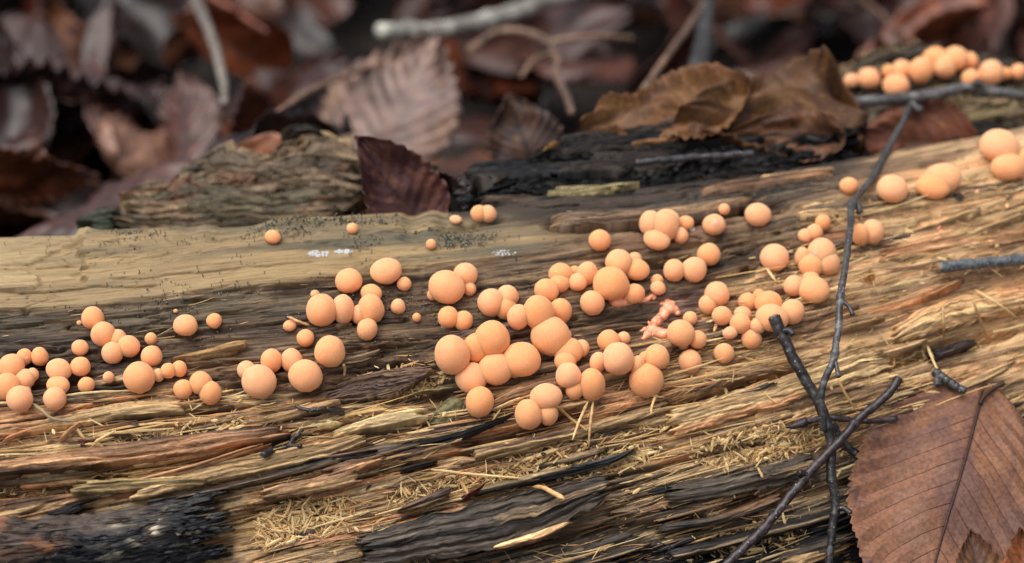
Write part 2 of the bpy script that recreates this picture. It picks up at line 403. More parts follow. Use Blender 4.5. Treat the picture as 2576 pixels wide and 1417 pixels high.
# right part of the top: darker brown weathered wood
rt = mix(solid(brown), solid(gbrown), sst(-0.3, 0.3, st3))
rt = mix(rt, solid(lin(160, 128, 88)), sst(0.1, 0.6, fbm(GX * 10, GG * 250, 107, 3)))
rt = mix(rt, solid(dgrey), 0.7 * sst(0.55, 0.9, c2))
dkz = sst(14, -14, PY - line([(0, 300), (1100, 480), (1140, 530), (1500, 545), (1800, 520), (2000, 475), (2150, 430), (2300, 300), (3000, 100)]) - 1.4 * wob)
rt = mix(rt, solid(lin(58, 50, 44)), 0.85 * dkz)
pl = pl * 0.68
topc = mix(pl, rt, np.maximum(rightness, dkz))
# middle belt: blackish algae band, purple brown streaks
md = mix(solid(lin(146, 124, 88)), solid(lin(118, 98, 76)), sst(-0.45, 0.45, fbm(GX * 12, GG * 300, 109, 3)))
md = mix(md, solid(lin(116, 98, 76)), 0.7 * sst(0.5, 0.8, c2))
md = mix(md, solid(lin(160, 124, 82)), 0.7 * sst(0.62, 0.9, c1))
md = mix(md, solid(lin(66, 54, 48)), 0.8 * sst(0.80, 0.82, c3))
md = mix(md, solid(lin(176, 140, 96)), 0.65 * sst(0.14, 0.12, c3))
md = mix(md, solid(lin(70, 58, 50)), 0.7 * sst(0.86, 0.88, c4))
alg = np.exp(-((PY - L0 - 40) / 38) ** 2) * sst(1050, 700, PX)
md = mix(md, solid(lin(88, 86, 68)), 0.7 * alg * (0.5 + 0.5 * sst(-0.4, 0.4, st1)))
dk = np.exp(-(((PX - 110) / 190) ** 2 + ((PY - 900) / 80) ** 2))
md = mix(md, solid(lin(64, 58, 54)), 0.8 * dk)
# front: broken straw / orange / brown splinters
fr = mix(solid(straw), solid(tan), sst(0.2, 0.5, c2))
fr = mix(fr, solid(orange), 0.9 * sst(0.60, 0.64, c1) * sst(0.95, 0.9, c1) * sst(-0.4, 0.5, st3))
fr = mix(fr, solid(brown), 0.8 * sst(0.80, 0.83, c2))
fr = mix(fr, solid(gbrown), 0.85 * sst(0.86, 0.88, c1))
fr = mix(fr, solid(purple), 0.75 * sst(0.84, 0.86, c3))
fr = mix(fr, solid(pale), 0.75 * sst(0.20, 0.18, c3))
fr = mix(fr, solid(orange), 0.7 * sst(0.30, 0.31, c3) * sst(0.40, 0.39, c3))
fr = mix(fr, solid(lin(84, 66, 52)), 0.8 * sst(0.88, 0.9, c4))
fr = mix(fr, solid(pale), 0.6 * sst(0.12, 0.1, c4))
fr = mix(fr, solid(lin(170, 142, 92)), 0.8 * pocket)
# bottom planks: grey fibrous
bt = mix(solid(lin(146, 120, 90)), solid(lin(100, 86, 70)), sst(-0.4, 0.4, st3 + 0.5 * (c2 - 0.5)))
bt = mix(bt, solid(lin(166, 136, 92)), 0.8 * sst(0.78, 0.82, c2))
bt = mix(bt, solid(lin(134, 96, 62)), 0.8 * sst(0.80, 0.84, c3))
bt = mix(bt, solid(lin(44, 40, 38)), 0.8 * sst(0.82, 0.84, c4))
bt = mix(bt, solid(lin(178, 150, 104)), 0.6 * sst(0.10, 0.08, c4))
bk = mix(solid(lin(46, 44, 44)), solid(lin(34, 33, 35)), sst(-0.3, 0.3, st1))
bk = mix(bk, solid(lin(100, 84, 62)), 0.8 * sst(0.80, 0.84, c2))
og = mix(solid(lin(200, 162, 110)), solid(lin(208, 152, 98)), sst(-0.3, 0.4, fbm(GX * 10, GG * 240, 113, 3)))
og = mix(og, solid(lin(150, 116, 78)), 0.8 * sst(0.15, 0.5, fbm(GX * 16, GG * 420, 115, 3)))
og = mix(og, solid(brown), 0.7 * sst(0.85, 0.88, c2))
og = mix(og, solid(lin(110, 82, 58)), 0.6 * sst(0.86, 0.88, c3))
og = mix(og, solid(lin(206, 170, 118)), 0.6 * sst(0.16, 0.14, c3))
pz = np.exp(-(((PX - 1480) / 480) ** 2 + ((PY - 765 + 0.17 * (PX - 1480)) / 85) ** 2)) * sst(-0.5, 0.3, fbm(GX * 22, GG * 120, 117, 3))
md = mix(md, solid(lin(92, 70, 60)), 0.75 * pz)
C = mix(topc, md * np.array([0.80, 0.73, 0.70]), m_mid)
C = mix(C, fr * np.array([1.08, 1.0, 0.97]), m_front)
C = mix(C, og * 1.15, orange_side * np.clip(m_mid + m_front + rightness * m_top, 0, 1))
C = mix(C, bt, m_bot)
C = mix(C, bk, m_blk)
amp = 0.20 + 0.34 * rough
C = C * (1 + amp * st1 + 0.6 * amp * st2 + 0.35 * amp * (c3 - 0.5) * 2 * rough)[..., None]
# black speck stains on the plank
sp = vn(GX * 700, GG * 1500, 121) * 0.6 + 0.4 * vn(GX * 1700, GG * 2600, 122)
C = mix(C, solid(lin(52, 50, 44)), 0.8 * sst(0.42, 0.6, sp) * sst(-0.1, 0.35, fbm(GX * 25, GG * 90, 123, 2)) * np.clip(m_top + m_mid, 0, 1))
# pinkish film around the branching plasmodium
film = np.exp(-(((PX - 1690) / 70) ** 2 + ((PY - 770) / 45) ** 2)) * sst(-0.4, 0.3, fbm(GX * 120, GT * 120, 125, 2))
C = mix(C, solid(lin(176, 132, 124)), 0.75 * film)
film = np.exp(-(((PX - 2400) / 110) ** 2 + ((PY - 600) / 45) ** 2)) * sst(0.0, 0.5, fbm(GX * 90, GT * 160, 126, 3))
C = mix(C, solid(lin(206, 160, 140)), 0.6 * film)
# irregular wet stains
sn = fbm(GX * 26, GG * 70 + GX * 6, 151, 4); sn2 = fbm(GX * 60, GG * 150, 153, 3)
C = mix(C, C * np.array([0.50, 0.47, 0.46]), 0.8 * sst(0.05, 0.40, sn) * (0.35 * m_top + m_mid + 0.85 * m_front * (1 - 0.6 * orange_side)).clip(0, 1))
C = mix(C, C * np.array([0.60, 0.55, 0.52]), 0.7 * sst(0.15, 0.45, sn2) * np.clip(m_mid + m_front + rightness, 0, 1))
C = mix(C, C * np.array([0.45, 0.44, 0.42]), 0.8 * sst(0.35, 0.6, vn(GX * 300, GG * 700, 155)) * sst(-0.1, 0.3, sn2) * np.clip(m_mid + 0.5 * m_front + rightness, 0, 1))
lumC = C @ np.array([0.3, 0.55, 0.15]); C = mix(C, lumC[..., None] * np.array([1.06, 1.0, 0.88]), 0.16 * one)
C = np.clip(C, 0.004, 0.9)

SURF = BASE + NRM * H[..., None]
ni, nj = GX.shape
log = link('rotting_log', None, label='rotten split log with straw coloured fibrous wood and orange balls on it', cat='log')
log.empty_display_size = 0.02
UVG = np.stack([GX, GG], -1).reshape(-1, 2)
CA = np.concatenate([C, np.clip(0.28 + 0.85 * rough, 0, 1)[..., None]], -1)
trunk = link('trunk', mkmesh('trunk', SURF.reshape(-1, 3), gridq(ni, nj), CA.reshape(-1, 4), UVG), MAT_WOOD, log)

# collision surface for placing things
S2 = SURF[::2, ::2]; n2i, n2j = S2.shape[:2]
BV = [S2.reshape(-1, 3)]; BQ = [gridq(n2i, n2j)]
def bvh_build():
    V = np.concatenate(BV); Q = []; b = 0
    for v, q in zip(BV, BQ):
        Q.append(q + b); b += len(v)
    return BVHTree.FromPolygons(V.tolist(), np.concatenate(Q).tolist())
bvh = bvh_build()
B0 = BASE[::3, ::3]
bvh_base = BVHTree.FromPolygons(B0.reshape(-1, 3).tolist(), gridq(B0.shape[0], B0.shape[1]).tolist())

def cast(px, py, tree=None):
    d = Vector(ray(px, py))
    r = (tree or bvh).ray_cast(Vector(CAM), d.normalized())
    if r[0] is None:
        return None
    return np.array(r[0]), np.array(r[1])
def on_plane(px, py, f):
    d = ray(px, py); lo, hi = 0.3, 2.5
    g = lambda s: (CAM + d * s)[2] - f(*(CAM + d * s)[:2])
    for s in np.linspace(0.45, 2.5, 400):
        if g(s) < 0:
            hi = s; lo = s - 0.006; break
    for _ in range(30):
        m = (lo + hi) / 2
        if g(m) < 0: hi = m
        else: lo = m
    return CAM + d * lo

# ------------------------------------------------------------------ wood strips (splinters, planks, slabs): parts of the log
def catmull(P, n):
    P = np.asarray(P, float)
    if len(P) == 2:
        t = np.linspace(0, 1, n)[:, None]; return P[0] * (1 - t) + P[1] * t
    seg = np.linalg.norm(np.diff(P, axis=0), axis=1); s = np.concatenate([[0], np.cumsum(seg)])
    E = np.vstack([2 * P[0] - P[1], P, 2 * P[-1] - P[-2]])
    out = []
    for u in np.linspace(0, s[-1], n):
        k = min(np.searchsorted(s, u, side='right') - 1, len(P) - 2); f = (u - s[k]) / max(seg[k], 1e-9)
        p0, p1, p2, p3 = E[k], E[k + 1], E[k + 2], E[k + 3]
        out.append(0.5 * ((2 * p1) + (-p0 + p2) * f + (2 * p0 - 5 * p1 + 4 * p2 - p3) * f * f + (-p0 + 3 * p1 - 3 * p2 + p3) * f ** 3))
    return np.array(out)

def strip3d(A, B, nrm, thick, seed, cols, jag=0.004, relief=0.0006, ns=None, nv=None, dome=0.5, sink=0.003, endf=0.35, cellF=None, streak=0.3, patch=None, lump=0.0, ragged=0.0):
    """ruled wooden piece between two 3-D edge lines; stands `thick` proud along nrm, sides and ends go down into the wood"""
    L = max(np.linalg.norm(A[-1] - A[0]), np.linalg.norm(B[-1] - B[0])); Wd = np.mean(np.linalg.norm(A - B, axis=1))
    nv = nv or int(np.clip(Wd / 0.00025, 12, 80)); ns = ns or int(np.clip(L / 0.0009, 20, 150))
    s = np.linspace(0, 1, ns); v = np.linspace(0, 1, nv)
    Sg, Vg = np.meshgrid(s, v, indexing='ij')
    wv = Vg * Wd; al0 = Sg * L; fn = vn(Vg * 0 + seed * 7.3, wv * 900 + seed, seed)
    ln1 = np.floor(wv / 0.0011 + 0.5 * vn(al0 * 50, wv * 300, seed)); ln2 = np.floor(wv / 0.00042)
    jj = lambda q: np.clip(jag / L * (1.1 * h2(ln1, ln1 * 0, q) ** 1.5 + 0.55 * h2(ln2, ln2 * 0, q + 1) + 0.3 * vn(Vg * 0, wv * 300, q + 2)), 0, 0.42)
    j0 = jj(seed + 1); j1 = jj(seed + 4)
    Se = np.clip(Sg * (1 - j1) + (1 - Sg) * j0, 0, 1)
    nA = len(A); xi = Se * (nA - 1); k = np.clip(np.floor(xi).astype(int), 0, nA - 2); f = (xi - k)[..., None]
    ea = A[k] * (1 - f) + A[k + 1] * f; eb = B[k] * (1 - f) + B[k + 1] * f
    vw = np.clip(Vg + (0.05 * vn(Sg * L * 130, Vg * 0 + seed, seed + 8) + 0.03 * vn(Sg * L * 500, Vg * 0, seed + 9)) * 4 * Vg * (1 - Vg) , 0, 1)
    edgew = min(0.06 * Wd, 0.0006) * (vn(Sg * L * 220, (Vg > 0.5) * 5.0 + seed, seed + 10) + 0.6 * vn(Sg * L * 700, (Vg > 0.5) * 5.0 + seed, seed + 20))
    P = ea * (1 - vw[..., None]) + eb * vw[..., None]
    dirv = (B - A).mean(0); dirv /= np.linalg.norm(dirv)
    P = P + dirv * (edgew * (2 * Vg - 1) ** 2)[..., None]
    if ragged: P = P + dirv * (ragged * (0.9 * fbm(Sg * L * 90, Sg * 0 + seed, seed + 71, 3) + 0.7 * (h2(np.floor(Sg * L / 0.006), Sg * 0, seed + 72) - 0.5)) * (1 - Vg) ** 2)[..., None]
    al = Se * L
    ends_ = np.minimum(1, np.minimum(Sg, 1 - Sg) * L / max(0.004, jag)); feather = 1 - endf * (1 - ends_) ** 2
    h = thick * (1 - dome * (2 * Vg - 1) ** 2) * feather
    F = cellF or max(300, 2.5 / Wd)
    gg = wv * F + 0.35 * vn(al * 20, wv * F * 0.4, seed + 11); i = np.floor(gg); fr_ = gg - i
    jx = np.floor(al / 0.03 + h2(i, i * 0, seed) * 5 + 0.2 * vn(al * 60, wv * 2200, seed + 12))
    cr = h2(i, jx, seed + 13)
    h = h + (0.5 * relief if lump else max(relief, 0.0005)) * (1.6 * (cr - 0.5) - 0.8 * np.exp(-(np.minimum(fr_, 1 - fr_) / 0.15) ** 2) + 1.1 * fbm(al * 80, wv * 1150, seed + 14, 2) - 0.9 * sst(0.12, 0, np.abs(fbm(al * 45, wv * 480, seed + 24, 2))))
    if lump:
        h = h + lump * fbm(al * 40, wv * 80, seed + 51, 3) - 0.4 * lump * sst(0.1, 0, np.abs(fbm(al * 70, wv * 160, seed + 52, 3)))
    P = P + nrm * h[..., None]
    base = mix(np.ones_like(Sg)[..., None] * cols[0], np.ones_like(Sg)[..., None] * cols[1], sst(-0.35, 0.35, fbm(al * 18, wv * 380 + seed, seed + 15, 3)))
    if len(cols) > 2:
        base = mix(base, np.ones_like(Sg)[..., None] * cols[2], 0.85 * (cr > 0.74))
    l4 = h2(np.floor(wv / 0.0006 + 0.7 * vn(al * 20, wv * 300, seed + 60)), np.floor(al / 0.02 + 3 * h2(np.floor(wv / 0.0006), wv * 0, seed + 61)), seed + 62)
    if not lump: base = base * (1 + 0.55 * (l4 < 0.15) - 0.45 * (l4 > 0.84))[..., None]
    if patch is not None:
        base = patch(base, al, wv, Sg, Vg, seed)
    c = np.clip(base * (1 + (0.4 if lump else 1.6) * streak * fbm(al * 90, wv * 1300, seed + 16, 3) + 0.3 * (cr - 0.5))[..., None], 0.003, 0.9)
    lc_ = c @ np.array([0.3, 0.55, 0.15]); c = mix(c, lc_[..., None] * np.array([1.06, 1.0, 0.88]), 0.14 * np.ones_like(Sg)) * 0.92
    # skirts
    def down(row, c_row): return row - nrm * (thick + sink), c_row
    P2 = np.concatenate([(P[:, :1] - nrm * (thick + sink)), P, (P[:, -1:] - nrm * (thick + sink))], 1)
    c2_ = np.concatenate([c[:, :1], c, c[:, -1:]], 1)
    P3 = np.concatenate([P2[:1] - nrm * (thick + sink), P2, P2[-1:] - nrm * (thick + sink)], 0)
    c3_ = np.concatenate([c2_[:1], c2_, c2_[-1:]], 0)
    a3 = np.pad(al, 1, mode='edge'); w3 = np.pad(wv, 1, mode='edge')
    uv = np.stack([a3.ravel() + seed * 0.37, w3.ravel() + seed * 0.11], -1)
    return P3.reshape(-1, 3), gridq(ns + 2, nv + 2), c3_.reshape(-1, 3), uv

def pxcurve(pts, n, hit):
    q = catmull(np.array(pts, float), n)
    return np.array([hit(x, y) for x, y in q])
def hit_log(x, y):
    r = cast(x, y, bvh_base)
    if r is None:
        r = cast(min(max(x, -500), 3000), min(max(y, 560), 1500), bvh_base)
    return r[0]
TR = {'F': (1.0, 0, 0), '3': (0.3565, 0, 912), '4': (0.3565, 817.6, 912), '5': (0.3995, 1695.5, 851), 'M': (0.3906, 1132, 251.6),
      'D': (0.3995, 1695.5, 0), 'R': (0.3994, 2012.5, 377.3), 'A': (0.3995, 0, 503.1), 'B': (0.3995, 754.7, 566), 'C': (0.3551, 1509.4, 440.2)}
def tr(z, pts):
    s, ox, oy = TR[z]
    return [(x * s + ox, y * s + oy) for x, y in pts]

SEED = [200]
def wood_strip(name, z, top, bot, thick, cols, hit=hit_log, mat=None, reg=True, nrm=None, label=None, lift=0.0, **kw):
    SEED[0] += 23
    n = 24
    A = pxcurve(tr(z, top), n, hit); B = pxcurve(tr(z, bot), n, hit)
    if nrm is None:
        t_ = (A[-1] - A[0]) + (B[-1] - B[0]); u_ = (A - B).mean(0); nrm = np.cross(t_, u_); nrm /= np.linalg.norm(nrm)
        if nrm @ FWD > 0: nrm = -nrm
    if hit is not hit_log and lift == 0.0: lift = -0.7 * thick
    A = A + nrm * lift; B = B + nrm * lift
    V, Q, c, uv = strip3d(A, B, nrm, thick, SEED[0], cols, **kw)
    o = link(name, mkmesh(name, V, Q, c, uv), mat or MAT_WOOD, log, label=label)
    if reg:
        BV.append(V); BQ.append(Q)
    return o

ST = [straw * 1.12, tan * 1.1, lin(176, 132, 86)]; OR = [orange * 1.12, lin(204, 160, 108), brown]; BR = [brown, purple, tan]
DK = [lin(108, 92, 74), lin(80, 70, 60), lin(144, 116, 82)]; BL = [lin(34, 33, 34), lin(46, 43, 42), lin(66, 58, 50)]
def bark_patch(base, al, wv, Sg, Vg, seed):
    bw = np.clip(sst(0.40, 0.30, Sg + 0.06 * fbm(al * 60, wv * 120, seed + 35, 3)) + sst(0.30, 0.20, Vg + 0.10 * fbm(al * 50, wv * 90, seed + 36, 3)) * sst(0.80, 0.7, Sg), 0, 1)
    base = mix(base, np.ones_like(Sg)[..., None] * lin(74, 58, 48), 0.85 * bw)
    o1 = sst(0.05, 0.3, fbm(al * 60, wv * 90, seed + 31, 3)) * sst(0.85, 0.45, Sg) * sst(0.75, 0.35, Vg)
    base = mix(base, np.ones_like(Sg)[..., None] * lin(92, 60, 40), 0.8 * o1)
    base = mix(base, np.ones_like(Sg)[..., None] * lin(150, 90, 50), 0.8 * sst(0.35, 0.5, fbm(al * 120, wv * 150, seed + 32, 2)) * o1)
    w1 = sst(0.15, 0.4, fbm(al * 260, wv * 420, seed + 33, 3)) * np.exp(-(((Sg - 0.80) / 0.13) ** 2 + ((Vg - 0.42) / 0.25) ** 2))
    return mix(base, np.ones_like(Sg)[..., None] * lin(196, 182, 152), np.clip(w1 * 1.1, 0, 1))

# -- hand-placed pieces that the photograph shows
wood_strip('bark_plate', '3', [(-500, 1130), (-100, 1085), (300, 1095), (900, 1025), (1720, 880)], [(-520, 1620), (-100, 1560), (300, 1530), (900, 1500), (1700, 1360)],
           0.0065, [lin(26, 26, 29), lin(18, 18, 21)], mat=MAT_BARK, label='black flaking bark plate with rusty and whitish patches', jag=0.010, relief=0.00025, dome=0.5, cellF=260, patch=bark_patch, endf=0.0, nv=110, lump=0.0013)
wood_strip('wood_splinter', '3', [(275, 1068), (470, 1015), (690, 948)], [(285, 1112), (480, 1075), (720, 1000)], 0.0020, BL, mat=MAT_DARKWOOD)
wood_strip('wood_splinter', '3', [(490, 838), (1000, 818), (1500, 785)], [(505, 935), (950, 905), (1450, 862)], 0.0042, [lin(176, 146, 92), lin(150, 126, 84), tan])
wood_strip('wood_splinter', '3', [(800, 868), (1300, 742), (1960, 543)], [(812, 892), (1350, 775), (1975, 560)], 0.0040, OR, relief=0.0003)
wood_strip('wood_splinter', '3', [(-200, 720), (800, 590), (1500, 490), (2060, 445)], [(-200, 815), (800, 722), (1500, 622), (2080, 505)], 0.0034, [lin(168, 120, 80), purple, lin(204, 150, 98)])
wood_strip('wood_splinter', '3', [(-200, 480), (400, 395), (900, 290), (1300, 270)], [(-200, 560), (350, 480), (900, 395), (1300, 360)], 0.0030, [orange, straw, tan])
wood_strip('wood_splinter', '3', [(330, 598), (480, 480), (620, 395), (1000, 320)], [(350, 606), (500, 510), (640, 420), (1010, 345)], 0.0022, [orange, straw], relief=0.0003)
wood_strip('wood_splinter', '3', [(-100, 600), (160, 490), (420, 440)], [(-100, 625), (170, 515), (430, 462)], 0.0020, [orange, tan], relief=0.0003)
wood_strip('wood_splinter', '3', [(900, 830), (1500, 720), (2300, 560), (2600, 480)], [(900, 980), (1500, 850), (2300, 670), (2600, 560)], 0.0028, ST)
wood_strip('wood_splinter', '3', [(1000, 990), (1700, 840), (2470, 640)], [(1020, 1030), (1720, 880), (2480, 700)], 0.0021, [lin(60, 56, 54), dgrey, lin(110, 88, 66)], mat=MAT_DARKWOOD)
wood_strip('wood_splinter', '3', [(1830, 900), (2300, 800), (2600, 715)], [(1850, 980), (2300, 900), (2600, 830)], 0.0032, OR)
wood_strip('wood_splinter', '4', [(0, 715), (430, 588), (850, 518), (1345, 345)], [(5, 742), (440, 648), (880, 565), (1352, 378)], 0.0020, BL, mat=MAT_DARKWOOD)
wood_strip('wood_splinter', '4', [(-20, 510), (380, 380), (725, 322)], [(-15, 560), (400, 475), (735, 405)], 0.0040, [pale, straw, lin(214, 160, 98)])
wood_strip('plank', '4', [(210, 1225), (1000, 1012), (1500, 902), (2000, 785)], [(240, 1440), (1100, 1340), (1500, 1200), (1990, 960)], 0.0065, [lin(92, 80, 68), lin(64, 58, 54), lin(128, 104, 76)],
           label='thick grey weathered plank with a blackened broken end', mat=MAT_WOOD, relief=0.0007, dome=0.25, jag=0.003, endf=0.0)
wood_strip('wood_splinter', '4', [(1110, 1302), (1400, 1205), (1755, 1090)], [(1125, 1335), (1500, 1255), (1765, 1110)], 0.0078, OR, relief=0.0003)
wood_strip('wood_splinter', '4', [(930, 930), (1400, 800), (1960, 678), (2205, 582)], [(945, 965), (1500, 850), (2000, 722), (2210, 605)], 0.0023, [lin(62, 60, 62), dgrey, lin(150, 126, 88)], mat=MAT_DARKWOOD)
wood_strip('wood_splinter', '4', [(505, 1025), (700, 945), (905, 868)], [(520, 1065), (720, 1010), (935, 932)], 0.0046, [lin(148, 112, 88), purple, tan])
wood_strip('wood_splinter', '4', [(-20, 745), (200, 690), (440, 640)], [(-20, 860), (220, 790), (485, 700)], 0.0038, [lin(192, 128, 84), brown, orange])
wood_strip('wood_splinter', '4', [(455, 768), (650, 715), (872, 668)], [(470, 792), (660, 745), (880, 686)], 0.0023, BL, mat=MAT_DARKWOOD)
wood_strip('wood_splinter', '4', [(1000, 640), (1500, 520), (1900, 420), (2470, 260)], [(1000, 720), (1500, 600), (1900, 500), (2470, 330)], 0.0028, [lin(150, 112, 78), tan, purple])
wood_strip('wood_splinter', '4', [(0, 180), (400, 60), (900, 10)], [(0, 300), (400, 250), (560, 200)], 0.0012, [lin(110, 84, 64), purple])
wood_strip('wood_splinter', '5', [(1550, 112), (1720, 50), (1930, -12)], [(1580, 168), (1750, 105), (1945, 30)], 0.0025, [lin(66, 54, 50), lin(50, 44, 44)], mat=MAT_DARKWOOD)
wood_strip('wood_splinter', '5', [(-60, 470), (640, 262), (1320, 42)], [(-60, 640), (700, 420), (1410, 170)], 0.0036, [straw, tan, orange])
wood_strip('wood_splinter', '5', [(700, 420), (1000, 300), (1410, 195)], [(700, 560), (1000, 470), (1500, 300)], 0.0020, [straw, lin(204, 158, 104), brown])
wood_strip('wood_splinter', '5', [(-60, 930), (400, 850), (900, 715)], [(-60, 1060), (500, 960), (960, 820)], 0.0040, DK)
wood_strip('wood_splinter', '5', [(-100, 1180), (300, 1110), (700, 960)], [(-100, 1230), (300, 1160), (720, 1010)], 0.0035, [lin(118, 86, 60), dgrey])
wood_strip('wood_splinter', '5', [(-60, 1340), (400, 1230), (1100, 1040)], [(-60, 1420), (400, 1300), (1100, 1120)], 0.0040, [dgrey, lin(50, 47, 46), lin(120, 98, 70)])
wood_strip('wood_splinter', '5', [(600, 1417), (900, 1310), (1150, 1230)], [(600, 1500), (900, 1400), (1160, 1310)], 0.0040, [lin(150, 108, 66), brown, tan])
wood_strip('wood_splinter', 'R', [(525, 1150), (900, 960), (1300, 890), (1700, 800)], [(570, 1240), (900, 1140), (1300, 1040), (1700, 960)], 0.0044, [lin(212, 154, 98), straw, orange], jag=0.006)
wood_strip('wood_splinter', 'R', [(340, 520), (560, 480), (760, 440)], [(330, 640), (560, 620), (740, 575)], 0.0008, [lin(152, 116, 82), purple, tan])
wood_strip('wood_splinter', 'R', [(480, 640), (900, 520), (1500, 400)], [(470, 720), (900, 660), (1500, 560)], 0.0016, [lin(196, 150, 100), lin(182, 128, 82), tan])
wood_strip('wood_splinter', 'R', [(-40, 360), (400, 290), (900, 240), (1450, 180)], [(-40, 450), (400, 400), (900, 340), (1450, 260)], 0.0006, [lin(140, 112, 80), lin(112, 92, 70), tan])
wood_strip('wood_splinter', 'M', [(650, 745), (1250, 700), (2020, 590)], [(640, 828), (1200, 790), (1950, 690)], 0.0018, [lin(112, 88, 66), lin(84, 72, 60), lin(140, 110, 78)], endf=0.9)
wood_strip('wood_splinter', 'M', [(1590, 575), (1900, 510), (2500, 440)], [(1600, 610), (1900, 560), (2500, 480)], 0.0012, [lin(128, 92, 62), brown, tan], endf=0.95)
wood_strip('wood_splinter', 'A', [(1070, 990), (1300, 935), (1600, 860)], [(1080, 1018), (1320, 985), (1620, 930)], 0.0014, [lin(168, 130, 72), lin(150, 114, 70), tan])
wood_strip('wood_splinter', 'B', [(0, 860), (350, 800), (520, 770)], [(0, 950), (380, 890), (560, 790)], 0.0022, [lin(122, 96, 70), gbrown, tan])
wood_strip('wood_splinter', 'B', [(900, 700), (1100, 660), (1600, 560)], [(900, 790), (1150, 740), (1650, 650)], 0.0014, [lin(120, 92, 72), purple, tan])
wood_strip('wood_splinter', 'B', [(1150, 1090), (1500, 960), (2000, 830), (2400, 700)], [(1180, 1180), (1520, 1070), (2000, 950), (2400, 800)], 0.0030, [lin(186, 136, 86), brown, straw])

# -- charred slab, rotten chunk and far mound behind the main ridge
def f_slab(x, y): return 0.113 + 0.14 * (y - y0(x) - 0.02)
def f_chunk(x, y): return 0.097 + 0.85 * (y - 0.058)
def f_mound(x, y): return 0.105 + 0.50 * (y - 0.112)
hs_ = lambda x, y: on_plane(x, y, f_slab)
hc_ = lambda x, y: on_plane(x, y, f_chunk)
hm_ = lambda x, y: on_plane(x, y, f_mound)
upn = np.array([0, -0.14, 0.99]); CH = [lin(17, 16, 16), lin(22, 21, 20), lin(34, 29, 25)]
wood_strip('charred_slab', 'M', [(480, 395), (700, 262), (1200, 205), (1800, 120), (2700, 50)], [(20, 740), (600, 720), (1300, 680), (1900, 620), (2700, 500)], 0.002, CH, hit=hs_, nrm=upn, mat=MAT_DARKWOOD,
           label='blackened layered slab along the back of the log', relief=0.0014, dome=0.05, sink=0.05, endf=0.0, jag=0.008, cellF=200)
wood_strip('wood_splinter', 'M', [(690, 258), (1100, 215), (1500, 135), (2200, 60)], [(640, 372), (1000, 350), (1500, 300), (2300, 250)], 0.0075, [lin(36, 33, 31), lin(26, 25, 25), lin(54, 45, 38)], hit=hs_, nrm=upn, mat=MAT_DARKWOOD, dome=0.1, sink=0.02)
wood_strip('wood_splinter', 'M', [(60, 430), (500, 392), (900, 372), (1500, 350)], [(70, 515), (500, 510), (900, 492), (1500, 440)], 0.0055, [lin(32, 31, 33), lin(26, 26, 28), lin(50, 42, 36)], hit=hs_, nrm=upn, mat=MAT_DARKWOOD, dome=0.05, sink=0.02)
wood_strip('wood_splinter', 'M', [(1100, 330), (1300, 305), (1500, 285)], [(1100, 338), (1300, 313), (1500, 293)], 0.0006, [lin(140, 98, 62), brown], hit=hs_, nrm=upn, relief=0.0002, sink=0.0006, lift=0.0026)
wood_strip('wood_splinter', 'M', [(0, 440), (90, 460), (190, 535)], [(0, 705), (90, 700), (180, 640)], 0.0080, [lin(28, 27, 27), lin(44, 36, 32)], hit=hs_, nrm=upn, mat=MAT_BARK, relief=0.0014, sink=0.03)
wood_strip('wood_splinter', 'M', [(530, 600), (850, 590), (1240, 562)], [(640, 668), (900, 642), (1245, 576)], 0.0040, [lin(118, 104, 66), lin(134, 118, 76), lin(168, 148, 100)], hit=hs_, nrm=upn, jag=0.009, endf=0.0, dome=0.2, lift=-0.0012, label='pale olive splinter lying on the charred slab')
wood_strip('wood_splinter', 'M', [(160, 620), (600, 615), (1300, 575), (2300, 445)], [(160, 690), (600, 690), (1300, 640), (2300, 520)], 0.0042, [lin(56, 47, 40), lin(38, 35, 34), lin(84, 68, 52)], hit=hs_, nrm=upn, mat=MAT_DARKWOOD, sink=0.02)
wood_strip('wood_splinter', 'M', [(480, 385), (600, 340), (720, 262)], [(500, 400), (620, 362), (740, 285)], 0.0090, [lin(150, 108, 52), lin(96, 74, 46)], hit=hs_, nrm=upn, jag=0.005, sink=0.02)
chn = np.array([0, -0.6, 0.8])
CK = [lin(122, 100, 74), lin(84, 70, 56), lin(140, 114, 82)]
def chunk_patch(base, al, wv, Sg, Vg, seed):
    base = mix(base, np.ones_like(Sg)[..., None] * lin(70, 68, 52), 0.7 * sst(0.1, 0.4, fbm(al * 45, wv * 160, seed + 41, 3)))
    return mix(base, np.ones_like(Sg)[..., None] * lin(112, 72, 48), 0.7 * sst(0.3, 0.5, fbm(al * 70, wv * 260, seed + 42, 3)))
wood_strip('rotten_chunk', 'F', [(400, 470), (510, 405), (690, 362), (830, 345), (960, 372)], [(380, 560), (560, 560), (700, 560), (830, 560), (930, 560)], 0.004, CK, hit=hc_, nrm=chn,
           label='crumbly olive brown chunk behind the smooth plank', relief=0.0010, dome=0.2, sink=0.05, jag=0.01, cellF=420, lump=0.0026, ragged=0.006, endf=0.1, patch=chunk_patch)
wood_strip('rotten_chunk', 'F', [(290, 462), (430, 440), (620, 442), (900, 450)], [(285, 560), (430, 575), (620, 575), (900, 575)], 0.010, CK, hit=hc_, nrm=chn,
           relief=0.0010, dome=0.3, sink=0.05, jag=0.008, cellF=480, lump=0.0022, ragged=0.004, endf=0.1, patch=chunk_patch)
wood_strip('rotten_chunk', 'F', [(900, 400), (1000, 385), (1150, 420)], [(900, 560), (1000, 560), (1150, 560)], 0.001, CK, hit=hc_, nrm=chn,
           relief=0.0026, dome=0.3, sink=0.05, jag=0.01, cellF=260, patch=chunk_patch)
